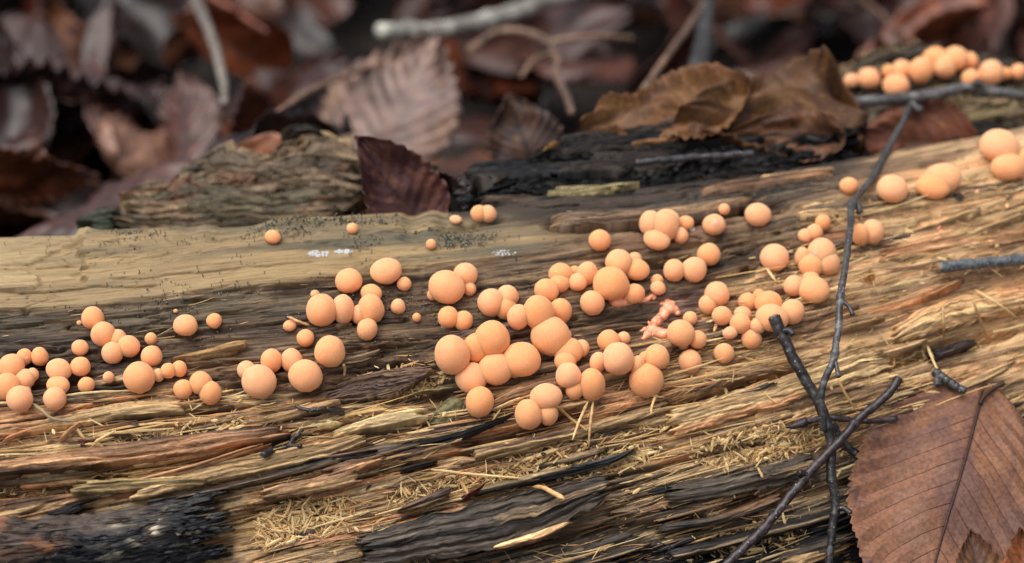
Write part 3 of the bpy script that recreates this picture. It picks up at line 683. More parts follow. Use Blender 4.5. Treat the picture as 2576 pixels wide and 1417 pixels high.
wood_strip('moss_lump', 'F', [(190, 545), (250, 520), (300, 515)], [(180, 600), (250, 600), (300, 600)], 0.004, [lin(52, 58, 48), lin(74, 78, 60)], hit=hc_, nrm=chn, relief=0.001, sink=0.04)
wood_strip('bark_crumb', 'F', [(690, 335), (730, 308), (790, 305), (835, 330)], [(690, 365), (730, 350), (790, 350), (835, 360)], 0.009, [lin(36, 34, 30), lin(64, 54, 42)], hit=hc_, nrm=chn, mat=MAT_BARK, relief=0.002, sink=0.03, cellF=300)
wood_strip('bark_crumb', 'F', [(455, 440), (500, 405), (560, 420)], [(455, 450), (510, 442), (560, 440)], 0.009, [lin(70, 60, 46), lin(48, 44, 36)], hit=hc_, nrm=chn, mat=MAT_BARK, relief=0.002, sink=0.03, cellF=300)
mdn = np.array([0, -0.45, 0.89])
MO = [lin(96, 82, 60), lin(60, 54, 46), lin(130, 108, 76)]
wood_strip('rear_mound', 'D', [(500, 500), (1000, 450), (1250, 335), (1650, 290), (1950, 345), (2300, 380), (2800, 400)], [(400, 1000), (1000, 1000), (1400, 1020), (1800, 1060), (2100, 1060), (2400, 1060), (2800, 1050)], 0.004, MO, hit=hm_, nrm=mdn,
           label='far dark rise of the log under the blurred row of balls', relief=0.0022, dome=0.1, sink=0.08, jag=0.008, cellF=190)
wood_strip('wood_splinter', 'D', [(1730, 760), (1950, 660), (2250, 640)], [(1800, 800), (2000, 770), (2300, 720)], 0.008, [lin(150, 132, 88), lin(112, 98, 68), olive], hit=hm_, nrm=mdn, sink=0.02)
wood_strip('wood_splinter', 'D', [(1700, 730), (1850, 690), (2000, 760), (2204, 790)], [(1750, 860), (1900, 850), (2050, 870), (2204, 870)], 0.004, BL, hit=hm_, nrm=mdn, mat=MAT_DARKWOOD, sink=0.02)
wood_strip('wood_splinter', 'D', [(1200, 380), (1400, 310), (1700, 285)], [(1180, 470), (1450, 420), (1700, 380)], 0.006, [lin(52, 46, 40), lin(80, 70, 52)], hit=hm_, nrm=mdn, mat=MAT_DARKWOOD, relief=0.002, sink=0.03)

# -- many smaller splinters over the broken front
fi = np.stack([GX, GT, PX, PY], -1).reshape(-1, 4); SP = SURF.reshape(-1, 3); NP = NRM.reshape(-1, 3)
TANG = np.gradient(BASE, axis=0); TANG[..., 1] += 0  # along x at constant t
kx = KG.reshape(-1)
def surf_at(x, t):
    i = np.clip(np.searchsorted(xs, x), 1, len(xs) - 1); j = np.clip(np.searchsorted(ts, t), 1, len(ts) - 1)
    return SURF[i, j], NRM[i, j], KG[i, j], (PX[i, j], PY[i, j]), H[i, j]
def base_at(x, t):
    ph = math.radians(np.interp(t, tp, phi))
    return np.array([x, y0(x) + np.interp(t, tp, Wp), np.interp(t, tp, Zp)]), np.array([0, -math.sin(ph), math.cos(ph)])
dens = (m_front * 1.0 + 0.22 * m_mid + 0.3 * rightness * m_top) * (GT > -0.135) * (GT < 0.03) * (PX > -250) * (PX < 2850)
dens *= np.where((PX < 620) & (PY > 1240), 0, 1)
dflat = dens.ravel() / dens.sum()
area_w = np.gradient(xs)[:, None] * np.gradient(ts)[None, :]
dflat = (dens * area_w).ravel(); dflat /= dflat.sum()
pal_f = [ST, ST, [straw, pale, tan], OR, BR, [tan, gbrown, brown], DK]
pal_m = [BR, [gbrown, brown, tan], [lin(140, 110, 76), purple, tan]]
pal_b = [DK, DK, BL, [lin(120, 92, 66), dgrey, tan], [lin(150, 122, 84), brown, dgrey]]
picks = RNG.choice(dflat.size, 130, p=dflat)
for n_, pk in enumerate(picks):
    x, t = fi[pk, 0], fi[pk, 1]; i_, j_ = divmod(pk, nj)
    big = RNG.random()
    Ln = 0.012 + 0.045 * big ** 1.5; Wd = 0.0012 + 0.0032 * RNG.random() ** 1.5
    skew = (RNG.random() - 0.5) * 0.16
    k = KG[i_, j_] + skew
    A = []; B = []
    bow = (RNG.random() - 0.5) * 0.0015
    for s in np.linspace(-0.5, 0.5, 12):
        xx = x + s * Ln; tt = t + k * s * Ln + bow * (s * 2) ** 2
        wt = Wd * (0.25 + 0.75 * min(1, (0.5 - abs(s)) * 5)) * 0.5
        a, na = base_at(xx, tt + wt); b, nb = base_at(xx, tt - wt)
        h_ = surf_at(xx, tt)[4]
        A.append(a + na * h_); B.append(b + nb * h_)
    A = np.array(A); B = np.array(B)
    nrm = NP[pk]
    hh = np.array([h for h in ((A - A.mean(0)) @ nrm)])
    A = A - nrm * (hh * 0.7)[:, None]; B = B - nrm * (hh * 0.7)[:, None]
    mb, mm = m_bot[i_, j_], m_front[i_, j_]
    pal = pal_b if mb > 0.5 else (pal_f if mm > 0.5 else pal_m)
    if m_blk[i_, j_] > 0.5: pal = [BL, BL, DK]
    if orange_side[i_, j_] > 0.5: pal = [[tan, orange, brown], [lin(190, 150, 100), lin(160, 124, 84), tan]]
    cols = pal[RNG.integers(len(pal))]
    V, Q, c, uv = strip3d(A, B, nrm, 0.0006 + 0.0018 * RNG.random(), 3000 + n_ * 19, cols, jag=0.006, relief=0.0003, ns=int(np.clip(Ln / 0.0014, 10, 34)), nv=int(np.clip(Wd / 0.0003, 7, 14)), sink=0.002)
    link('wood_splinter', mkmesh('wood_splinter', V, Q, c, uv), MAT_WOOD, log)
    BV.append(V); BQ.append(Q)

bvh = bvh_build()

# ------------------------------------------------------------------ loose fibres (uncountable) on the log
def fibres(name, N, prob, lmin, lmax, wmin, wmax, spread, liftmax, cols, seed):
    r = np.random.default_rng(seed)
    p = (prob * area_w).ravel(); p = p / p.sum()
    ids = r.choice(p.size, N, p=p)
    V = np.zeros((N, 5, 3, 3)); Cc = np.zeros((N, 5, 3, 3))
    T0 = TANG.reshape(-1, 3)[ids]; nn = NP[ids]
    T0 = T0 / np.linalg.norm(T0, axis=1, keepdims=True)
    Bt = np.cross(nn, T0)                                   # up-slope direction
    ang = kx[ids] + r.normal(0, 1, N) * spread
    D = T0 * np.cos(ang)[:, None] + Bt * np.sin(ang)[:, None]
    S = np.cross(nn, D)
    Lf = lmin + (lmax - lmin) * r.random(N) ** 2; Wf = wmin + (wmax - wmin) * r.random(N) ** 1.5
    bow = r.normal(0, 0.025, N) * Lf; pit = r.normal(0, 0.28, N); l0 = r.random(N) * liftmax
    curl = r.normal(0, 0.08, N) * Lf
    pc = np.array(cols)[r.integers(len(cols), size=N)] * (0.8 + 0.4 * r.random(N))[:, None]
    # darken nothing by place: fibres keep their own pigment
    P0 = SP[ids]
    for k, s in enumerate(np.linspace(-0.5, 0.5, 5)):
        c = P0 + D * (Lf * s)[:, None] + S * (bow * (4 * s * s - 0.5))[:, None] + nn * (l0 + 0.0002 + np.abs(pit) * Lf * 0.35 * (s + 0.5) + np.abs(curl) * 0.4 * (s * s))[:, None]
        wk = Wf * (0.45 + 0.55 * (1 - (2 * s) ** 2)) * (1 - 0.35 * (s > 0.4))
        V[:, k, 0] = c + S * wk[:, None] * 0.5; V[:, k, 1] = c - S * wk[:, None] * 0.5; V[:, k, 2] = c + nn * (wk * 0.30)[:, None]
        Cc[:, k] = pc[:, None, :]
    Q = []
    base = np.arange(N) * 15
    for k in range(4):
        for a, b in ((0, 2), (2, 1), (1, 0)):
            Q.append(np.stack([base + k * 3 + a, base + k * 3 + b, base + k * 3 + 3 + b, base + k * 3 + 3 + a], -1))
    Q = np.concatenate(Q)
    tr_ = np.concatenate([np.stack([base, base + 1, base + 2], -1), np.stack([base + 12, base + 14, base + 13], -1)])
    me = mkmesh(name, V.reshape(-1, 3), Q, Cc.reshape(-1, 3), tris=tr_, smooth=False)
    return link(name, me, MAT_FIBRE, log, kind='stuff')
fcols = [straw, pale, lin(198, 160, 106), lin(178, 140, 92), lin(190, 138, 88), lin(140, 108, 74), lin(112, 86, 62)]
inview = (GT > -0.135) * (GT < 0.03) * (PX > -200) * (PX < 2800)
keep = inview * np.where((PX < 640) & (PY > 1235), 0, 1)
pale_c = [straw, pale, lin(214, 184, 130), lin(204, 168, 112), lin(186, 146, 96)]
fibres('loose_fibres', 9000, keep * (pocket * 1.0 + 0.02 * m_front) * (1 - 0.8 * m_blk), 0.0007, 0.0050, 0.00008, 0.00045, 0.85, 0.0018, fcols, 5)
fibres('loose_fibres', 2600, keep * (pocket * 1.0 + 0.01 * m_front) * (1 - 0.8 * m_blk), 0.0012, 0.0060, 0.0003, 0.0011, 0.9, 0.0030, pale_c, 15)
fibres('loose_fibres', 900, keep * m_front * (1 - 0.8 * orange_side) * (1 - 0.6 * m_bot), 0.008, 0.030, 0.0002, 0.0009, 0.05, 0.0014, fcols, 16)
fibres('loose_fibres', 3800, keep * m_front * (1 - 0.75 * m_bot) * (0.3 + sst(-0.1, 0.4, fbm(GX * 40, GG * 120, 131, 2))), 0.002, 0.012, 0.00008, 0.0005, 0.14, 0.0005, fcols, 6)
fibres('loose_fibres', 800, keep * m_bot, 0.002, 0.010, 0.00008, 0.0004, 0.2, 0.0005, [lin(150, 122, 82), lin(112, 90, 66), lin(76, 66, 56), lin(190, 156, 100)], 7)
fibres('loose_fibres', 260, keep * np.clip(m_mid + rightness * m_top, 0, 1), 0.002, 0.009, 0.00010, 0.00035, 0.25, 0.0004, [lin(150, 120, 84), lin(112, 90, 66), lin(180, 150, 100)], 8)
fibres('dark_shreds', 700, keep * (m_blk + 0.15 * pocket + 0.05 * m_front), 0.003, 0.012, 0.0002, 0.0010, 0.4, 0.0012, [lin(50, 44, 40), lin(36, 33, 33), lin(84, 64, 48)], 9)

# ------------------------------------------------------------------ pin fungi on the plank (uncountable)
def pins(prob, N, seed):
    r = np.random.default_rng(seed); p = (prob * area_w).ravel(); p /= p.sum()
    ids = r.choice(p.size, N, p=p)
    V = []; Q = []; T = []; Cc = []
    for q in ids:
        b = SP[q]; n = np.array([0, 0, 1.0]) * 0.7 + NP[q] * 0.5 + r.normal(0, 0.25, 3); n /= np.linalg.norm(n)
        a1 = np.cross(n, [1, 0, 0]); a1 /= np.linalg.norm(a1); a2 = np.cross(n, a1)
        h_ = 0.0004 + 0.0010 * r.random(); w_ = 0.00009; k0 = len(V)
        for z in (-0.0001, h_):
            for th in (0, 2.1, 4.2):
                V.append(b + n * z + (a1 * math.cos(th) + a2 * math.sin(th)) * w_); Cc.append(lin(34, 34, 30))
        for th in range(3): Q.append((k0 + th, k0 + (th + 1) % 3, k0 + 3 + (th + 1) % 3, k0 + 3 + th))
        hr = 0.00016 + 0.00016 * r.random(); c = b + n * h_; k0 = len(V)
        hc = lin(128, 134, 118) if r.random() < 0.6 else lin(48, 48, 42)
        for v in (n, -n, a1, -a1, a2, -a2): V.append(c + v * hr); Cc.append(hc)
        for f in ((0, 2, 4), (0, 4, 3), (0, 3, 5), (0, 5, 2), (1, 4, 2), (1, 3, 4), (1, 5, 3), (1, 2, 5)): T.append(tuple(k0 + i for i in f))
    me = mkmesh('pin_fungi', np.array(V), np.array(Q), np.array(Cc), tris=np.array(T))
    return link('pin_fungi', me, MAT_PIN, None, label='tiny dark stalked pin fungi scattered over the smooth plank', cat='fungus', kind='stuff')
pp = (np.exp(-(((PX - 520) / 190) ** 2 + ((PY - 562) / 26) ** 2)) + 0.5 * np.exp(-(((PX - 880) / 200) ** 2 + ((PY - 570) / 35) ** 2))
      + 0.7 * np.exp(-(((PX - 1120) / 110) ** 2 + ((PY - 600) / 28) ** 2)) + 0.12 * np.exp(-(((PX - 700) / 420) ** 2 + ((PY - 760) / 60) ** 2))
      + 0.15 * np.exp(-(((PX - 640) / 320) ** 2 + ((PY - 610) / 40) ** 2)) + 0.1 * np.exp(-(((PX - 1000) / 300) ** 2 + ((PY - 800) / 80) ** 2)))
pp *= sst(-0.25, 0.3, fbm(GX * 70, GT * 160, 141, 2)) * (GT < 0.034)
pins(pp, 1150, 12)

# ------------------------------------------------------------------ slime mould balls
def ico(sub):
    import bmesh
    bm = bmesh.new(); bmesh.ops.create_icosphere(bm, subdivisions=sub, radius=1.0)
    V = np.array([v.co[:] for v in bm.verts]); T = np.array([[v.index for v in f.verts] for f in bm.faces]); bm.free()
    return V, T
IV, IT = ico(6)
def noise3(P, s): return (vn(P[:, 0], P[:, 1] + 7.7 * P[:, 2], s) + vn(P[:, 1], P[:, 2] + 5.3 * P[:, 0], s + 1) + vn(P[:, 2], P[:, 0] + 6.1 * P[:, 1], s + 2)) / 3
def waves(P, s, n, f0, f1):
    r = np.random.default_rng(s); d = r.normal(size=(n, 3)); d /= np.linalg.norm(d, axis=1, keepdims=True)
    return np.sin(P @ (d * (f0 + (f1 - f0) * r.random(n))[:, None]).T + r.random(n) * 6.283).sum(1) / math.sqrt(n)
def ball_mesh(k, grain):
    r = np.random.default_rng(500 + k)
    rad = 1 + 0.048 * waves(IV, 70 + k, 6, 1.5, 3.4) + 0.010 * waves(IV, 90 + k, 8, 4, 7)
    rad += grain * (0.45 * waves(IV, 95 + k, 24, 45, 75) + 0.25 * r.normal(0, 1, len(IV)))
    V = IV * rad[:, None]
    low = V[:, 2] < -0.70                                    # soft foot with a slightly ragged skirt
    V[low, 2] = -0.70 + (V[low, 2] + 0.70) * 0.35
    sk = np.exp(-((V[:, 2] + 0.74) / 0.07) ** 2) * (0.06 + 0.05 * np.sin(np.arctan2(V[:, 1], V[:, 0]) * (5 + k) + k))
    V[:, 0] *= 1 + sk; V[:, 1] *= 1 + sk
    me = mkmesh('slime_mould_ball', V, None, tris=IT)
    me.materials.append(MAT_BALL)
    return me
BALLS = [ball_mesh(k, 0.009) for k in range(5)] + [ball_mesh(9, 0.045)]
ORD = ['', 'largest', 'second largest', 'third largest', 'fourth largest', 'fifth largest', 'sixth largest', 'seventh largest', 'eighth largest']
NUM = ['', 'lone', 'two', 'three', 'four', 'five', 'six', 'seven', 'eight', 'nine', 'ten', 'eleven', 'twelve', 'thirteen', 'fourteen', 'fifteen']
GROUP = 'orange slime mould balls on the log'
CL = [
 # (place phrase, view, [(cx, cy, rx, ry)...], warty)
 ('piled up beside the black stain', 'A', [(75, 1050, 78, 75), (153, 990, 48, 50), (250, 988, 52, 55), (45, 1175, 75, 80), (155, 1130, 60, 55), (205, 1100, 36, 42), (160, 1200, 35, 28), (125, 1252, 80, 72)]),
 ('forming a pair above the two stacked balls', 'A', [(370, 1068, 75, 62), (508, 1048, 60, 55)]),
 ('stacked as a pair next to the dry straw', 'A', [(368, 1168, 70, 50), (344, 1252, 68, 66)]),
 ('in the slanting chain over the black stain', 'A', [(583, 745, 69, 64), (652, 845, 71, 72), (735, 872, 55, 48), (810, 920, 66, 62), (708, 962, 64, 64)]),
 ('in the row with a cleft ball', 'A', [(878, 1115, 95, 86), (998, 1103, 32, 42), (1060, 1075, 45, 45), (1130, 1062, 45, 48)]),
 ('in the trio with a pink droplet', 'A', [(1152, 1192, 58, 55), (1265, 1155, 70, 66), (1325, 1215, 64, 70)]),
 ('arched above the dark twig stub', 'A', [(1548, 1072, 55, 50), (1628, 1140, 103, 95), (1710, 1010, 64, 70), (1838, 1010, 66, 70), (1922, 1105, 98, 93)]),
 ('in the creased row under the smooth plank', 'B', [(137, 535, 90, 97), (272, 530, 68, 92), (372, 565, 48, 62), (445, 530, 80, 85), (450, 430, 62, 48), (420, 660, 60, 63)]),
 ('grouped by the egg shaped ball', 'B', [(920, 388, 108, 92), (1042, 310, 72, 65), (1068, 402, 40, 39), (832, 440, 30, 35)]),
 ('touching as a pair above the seven ball heap', 'B', [(935, 580, 62, 64), (1030, 603, 58, 58)]),
 ('in the long bent chain', 'B', [(1200, 490, 78, 82), (1307, 450, 66, 62), (1295, 525, 62, 65), (1372, 582, 66, 72), (1500, 550, 92, 105), (1640, 540, 68, 74), (1580, 695, 117, 108), (1690, 690, 18, 28)]),
 ('descending below the long bent chain', 'B', [(1690, 790, 88, 72), (1775, 775, 45, 52), (1670, 860, 65, 58), (1690, 950, 78, 72), (1840, 1005, 75, 100), (1728, 1038, 55, 58)]),
 ('in the heap above the olive leaf scrap', 'B', [(955, 815, 105, 118), (1112, 772, 80, 90), (1212, 715, 106, 102), (1230, 905, 102, 92), (1395, 845, 115, 95), (1350, 900, 50, 60), (1078, 965, 95, 88)]),
 ('pressed together as a trio by frayed wood', 'B', [(1438, 1195, 82, 88), (1552, 1080, 92, 68), (1560, 1188, 62, 70)]),
 ('in the row leading up to the large smooth ball', 'B', [(1550, 410, 73, 65), (1635, 365, 60, 52), (1642, 305, 72, 56), (1730, 290, 32, 30), (1748, 358, 57, 50), (1810, 305, 62, 72), (1865, 335, 35, 50)]),
 ('in the pair oozing wet slime at the foot', 'B', [(1957, 372, 108, 92), (2105, 432, 62, 54)]),
 ('in the trio below the dark hole in the wood', 'B', [(2008, 240, 80, 72), (2115, 278, 78, 58), (2108, 212, 42, 36)]),
 ('touching as a small pair above the tall ball', 'B', [(1945, 728, 68, 60), (2038, 712, 38, 38)]),
 ('crowded round the tall ball by the frayed wood', 'C', [(130, 1300, 105, 108), (265, 1350, 50, 72), (315, 1300, 40, 48), (400, 1290, 88, 75), (331, 1455, 110, 112), (-17, 1330, 55, 70)]),
 ('joined to the pink branching slime', 'C', [(570, 1118, 93, 85), (692, 1165, 60, 58)]),
 ('in the tiny stacked pair near the pink slime', 'C', [(405, 745, 42, 36), (410, 800, 50, 44)]),
 ('stacked as a pair on the grey wood strip', 'C', [(830, 843, 83, 82), (768, 915, 63, 64)]),
 ('behind the broken end of the dark stick', 'C', [(1045, 903, 65, 60), (1127, 855, 42, 40), (1195, 905, 88, 72), (1360, 972, 82, 76), (1215, 1010, 110, 82), (1010, 985, 58, 48), (995, 1050, 70, 62), (1118, 1068, 54, 52)]),
 ('in the trio beside the long thin twig', 'C', [(1373, 785, 65, 70), (1497, 740, 60, 50), (1510, 815, 110, 78)]),
 ('fused in the lobed lump with a pink spot', 'C', [(1432, 585, 52, 68), (1500, 640, 82, 72), (1570, 555, 95, 92), (1612, 620, 80, 80)]),
 ('in the row of three behind the lobed lump', 'C', [(1580, 335, 52, 50), (1520, 405, 58, 50), (1455, 430, 50, 46)]),
 ('in the row of three above the small crack', 'C', [(525, 675, 70, 75), (668, 668, 85, 78), (770, 565, 78, 72)]),
 ('fused in the lump with a dark crumb', 'C', [(360, 345, 80, 82), (450, 365, 100, 100), (470, 330, 90, 70), (400, 455, 90, 60), (605, 340, 58, 45), (572, 428, 52, 52)]),
 ('touching as a pair right behind the long thin twig', 'C', [(1840, 420, 60, 74), (1930, 400, 75, 82)]),
 ('merged in the double lump on the far orange wood', 'D', [(1700, 1120, 108, 78), (1632, 1175, 102, 62)]),
 ('bunched by the brown leaf below the grey twig', 'D', [(2050, 920, 122, 83), (2110, 1050, 100, 68), (2195, 1000, 50, 50), (2190, 1080, 40, 50)]),
 ('in the blurred row on the far mossy rise', 'D', [(1118, 508, 45, 43), (1228, 495, 70, 60), (1348, 450, 38, 42), (1435, 440, 58, 60), (1402, 540, 80, 66), (1555, 445, 72, 80), (1700, 420, 70, 65), (1650, 370, 75, 65)]),
 ('in the far bunch beside the blurred row', 'D', [(1770, 370, 75, 65), (1865, 385, 45, 55)]),
 ('in the far group over the grey forked twig', 'D', [(1872, 495, 57, 55), (2000, 455, 75, 68), (1970, 535, 30, 25), (2090, 462, 35, 35), (2170, 450, 45, 45)]),
 ('fused as a flat twin on the rim of the plank', 'M', [(185, 732, 50, 50), (245, 735, 52, 50)]),
]
SINGLE = [
 ('A', (545, 1165, 48, 45), 'small orange ball standing alone beside the stacked pair'),
 ('A', (685, 1118, 34, 34), 'tiny warty orange ball alone in front of the large ball with a cleft neighbour', 1),
 ('A', (502, 930, 50, 45), 'small orange ball alone on the blackish stain under the slanting chain'),
 ('A', (952, 875, 36, 36), 'tiny warty orange ball above the lone round one near the slanting chain', 1),
 ('A', (955, 985, 65, 60), 'round orange ball alone just above the row with a cleft ball'),
 ('A', (500, 775, 16, 14), 'orange crumb touching the top ball of the slanting chain', 1),
 ('A', (1170, 788, 72, 58), 'orange ball with a pink blister and a black speck at its foot'),
 ('A', (1350, 760, 46, 42), 'small orange ball next to the one with a pink blister'),
 ('A', (1105, 700, 14, 11), 'orange crumb on the grey algae band of the log', 1),
 ('A', (2075, 955, 93, 87), 'big round orange ball alone beside the arched group of five'),
 ('A', (1825, 792, 38, 30), 'tiny orange ball beside the pale straw under the creased row'),
 ('A', (1922, 872, 52, 47), 'small orange ball between the creased row and the big lone ball'),
 ('A', (1717, 232, 47, 38), 'small orange ball alone on the smooth plank near the pin fungi'),
 ('A', (1985, 595, 28, 24), 'orange nub touching the top of the creased row', 1),
 ('B', (330, 22, 36, 30), 'tiny orange ball near the back rim of the smooth plank'),
 ('B', (825, 121, 30, 30), 'tiny orange ball on the dark curved stain of the plank'),
 ('B', (307, 350, 80, 68), 'round orange ball alone beside the wide oval one'),
 ('B', (545, 288, 94, 67), 'wide oval orange ball alone on the dark wood'),
 ('B', (655, 372, 43, 40), 'small orange ball next to the wide oval one'),
 ('B', (617, 515, 44, 44), 'small orange ball just beyond the end of the creased row'),
 ('B', (735, 583, 25, 27), 'tiniest orange ball standing alone on the streaked middle wood'),
 ('B', (1128, 1118, 83, 88), 'lone round orange ball right beside the olive leaf scrap'),
 ('B', (1838, 490, 72, 72), 'round orange ball alone beside the ball oozing wet slime'),
 ('B', (1888, 95, 65, 60), 'orange ball alone on the pale strip before the large lobed lump'),
 ('C', (640, 1320, 78, 75), 'round orange ball alone in the pale frayed wood below the pink slime'),
 ('C', (877, 1262, 67, 65), 'lone orange ball in front of the group behind the broken stick'),
 ('C', (640, 1015, 48, 45), 'small orange ball between the pink slime and the stacked pair'),
 ('C', (866, 998, 66, 60), 'warty orange ball alone below the stacked pair', 1),
 ('C', (920, 1120, 50, 38), 'small warty orange ball in front of the group by the broken stick', 1),
 ('C', (1073, 1160, 68, 66), 'round orange ball at the front of the group by the broken stick'),
 ('C', (590, 1210, 34, 22), 'orange crumb under the ball joined to the pink slime', 1),
 ('C', (1236, 588, 96, 80), 'flattened orange ball with a dimple alone on brown wood'),
 ('C', (1115, 280, 88, 72), 'domed orange ball alone at the rim of the dark wood'),
 ('C', (880, 242, 38, 36), 'tiny orange ball on the dark strip behind the knobbed one'),
 ('C', (810, 350, 78, 62), 'orange ball with a small knob near the large lobed lump'),
 ('C', (1763, 75, 62, 52), 'small orange ball tucked behind the thin twig near the leaf'),
 ('D', (1378, 1188, 92, 75), 'domed orange ball alone between the thin twig and the double lump'),
 ('M', (38, 770, 38, 22), 'low orange ball on the rim of the plank by the flat twin'),
]
PLACED = []
def place_ball(z, b, label, warty, group, k):
    s, ox, oy = TR[z]
    px, py, rx, ry = b[0] * s + ox, b[1] * s + oy, b[2] * s, b[3] * s
    d = ray(px, py); dn = d / np.linalg.norm(d)
    r_ = cast(px, py)
    if r_ is None:
        p0 = on_plane(px, py, f_mound)
    else:
        p0 = r_[0]
    dep0 = (p0 - CAM) @ FWD
    R = (rx + ry) / 2 * dep0 / FPX
    step = R * 0.03; P = p0.copy(); n = 0
    while n < 200:
        q = bvh.find_nearest(Vector(P))
        if q[0] is not None and q[3] >= 0.78 * R: break
        P = P - dn * step; n += 1
    dep = (P - CAM) @ FWD; sc = dep / FPX
    o = bpy.data.objects.new('slime_mould_ball', BALLS[5] if warty else BALLS[k % 5]); COL.objects.link(o)
    nrm = np.array(q[1]); up = Vector((0, -0.25, 1.0)).normalized()
    rot = up.to_track_quat('Z', 'Y').to_matrix().to_4x4() @ Matrix.Rotation(random.uniform(-0.4, 0.4) + (0 if k % 2 else math.pi), 4, 'Z')
    o.matrix_world = Matrix.Translation(Vector(P)) @ rot @ Matrix.Diagonal((rx * sc * 1.08, (rx + ry) / 2 * sc * 1.10, ry * sc * 1.11, 1))
    o['label'] = label; o['category'] = 'slime mould'; o['group'] = group
    PLACED.append((o, px, py, rx, ry, P, R))
    return o
kk = 0
for cl in CL:
    place, z, bl = cl[0], cl[1], cl[2]
    ranks = sorted(range(len(bl)), key=lambda i: -(bl[i][2] * bl[i][3]))
    rk = {i: n + 1 for n, i in enumerate(ranks)}
    for i, b in enumerate(bl):
        if len(bl) == 2:
            lab = ('larger' if rk[i] == 1 else 'smaller') + ' of two orange balls ' + place
        else:
            lab = ('smallest' if rk[i] == len(bl) else ORD[rk[i]]) + ' of %s orange balls ' % NUM[len(bl)] + place
        place_ball(z, b, lab, False, GROUP, kk); kk += 1
for s_ in SINGLE:
    place_ball(s_[0], s_[1], s_[2], len(s_) > 3, GROUP, kk); kk += 1

# droplets and blisters on the balls (parts)
sv, stt = ico(3)
DROP = mkmesh('droplet', sv, None, tris=stt); DROP.materials.append(MAT_DROP)
for z, x, y, r in [('A', 1122, 762, 20), ('A', 1128, 1158, 17), ('A', 1720, 952, 14), ('A', 1893, 1073, 13), ('A', 872, 1085, 14), ('A', 168, 998, 15), ('B', 1355, 510, 26), ('B', 1372, 920, 27),
                   ('B', 1288, 908, 13), ('B', 1140, 960, 11), ('B', 1184, 640, 11), ('B', 1592, 662, 13), ('B', 1602, 518, 13), ('B', 1150, 690, 12), ('C', 1520, 565, 30), ('B', 915, 737, 10), ('A', 832, 968, 12),
                   ('A', 1325, 1260, 12), ('A', 120, 1222, 12), ('C', 825, 345, 26), ('C', 1470, 385, 20)]:
    s, ox, oy = TR[z]; px, py, rr_ = x * s + ox, y * s + oy, r * s
    best = min(PLACED, key=lambda b: math.hypot((px - b[1]) / b[3], (py - b[2]) / b[4]))
    o, bx, by, rx, ry, P, R = best
    d = ray(px, py); dn = d / np.linalg.norm(d)
    oc = CAM - P; bq = oc @ dn; disc = bq * bq - (oc @ oc - R * R)
    hp = CAM + dn * (-bq - math.sqrt(disc)) if disc > 0 else P + (CAM + dn * (-bq) - P) / np.linalg.norm(CAM + dn * (-bq) - P) * R
    rad = rr_ * ((hp - CAM) @ FWD) / FPX
    dr = bpy.data.objects.new('droplet', DROP); COL.objects.link(dr); dr.parent = o
    nh = (hp - P) / np.linalg.norm(hp - P)
    bpy.context.view_layer.update()
    dr.matrix_parent_inverse = o.matrix_world.inverted()
    dr.matrix_world = Matrix.Translation(Vector(hp - nh * rad * 0.15)) @ Vector(nh).to_track_quat('Z', 'Y').to_matrix().to_4x4() @ Matrix.Diagonal((rad, rad, rad * 0.5, 1))

# ------------------------------------------------------------------ tubes: twigs and sticks
def tube(P, R, ns=9, seed=0, rnoise=0.08, cap=True):
    P = np.asarray(P); n = len(P); R = np.asarray(R)
    T = np.gradient(P, axis=0); T /= np.linalg.norm(T, axis=1, keepdims=True)
    ref = np.array([0.3, -0.4, 0.87]); V = []
    th = np.linspace(0, 2 * np.pi, ns, endpoint=False)
    for i in range(n):
        a = np.cross(T[i], ref); a /= np.linalg.norm(a); b = np.cross(T[i], a)
        rr = R[i] * (1 + rnoise * vn(np.cos(th) * 1.3 + i * 0.35, np.sin(th) * 1.3 + seed, seed))
        V.append(P[i] + (a[None] * np.cos(th)[:, None] + b[None] * np.sin(th)[:, None]) * rr[:, None])
    V = np.concatenate(V); Q = []
    for i in range(n - 1):
        for k in range(ns):
            Q.append((i * ns + k, i * ns + (k + 1) % ns, (i + 1) * ns + (k + 1) % ns, (i + 1) * ns + k))
    V = np.vstack([V, P[0] - T[0] * R[0] * 0.25, P[-1] + T[-1] * R[-1] * 0.25])
    Tr = [(len(V) - 2, (k + 1) % ns, k) for k in range(ns)] + [(len(V) - 1, (n - 1) * ns + k, (n - 1) * ns + (k + 1) % ns) for k in range(ns)]
    return V, np.array(Q), np.array(Tr)

def px_path(z, pts, n, lift, hit=None, straight=True):
    """3-D centre line: image points on the log, depth smoothed so the stick rests on the high spots"""
    q = catmull(np.array(tr(z, pts), float), n); dep = []
    for x, y in q:
        if hit is not None:
            p = hit(x, y)
        else:
            r_ = cast(x, y); p = r_[0] if r_ is not None else None
        dep.append(np.nan if p is None else (p - CAM) @ FWD)
    dep = np.array(dep); s = np.linspace(0, 1, n); ok = ~np.isnan(dep)
    if straight and ok.sum() > 4:
        co = np.polyfit(s[ok], dep[ok], 2); f = np.polyval(co, s)
        f -= np.percentile((f - np.where(ok, dep, f)), 85)
        dep = f
    dep = np.where(np.isnan(dep), np.nanmean(dep), dep) - lift
    return np.array([CAM + ray(x, y) * d for (x, y), d in zip(q, dep)])

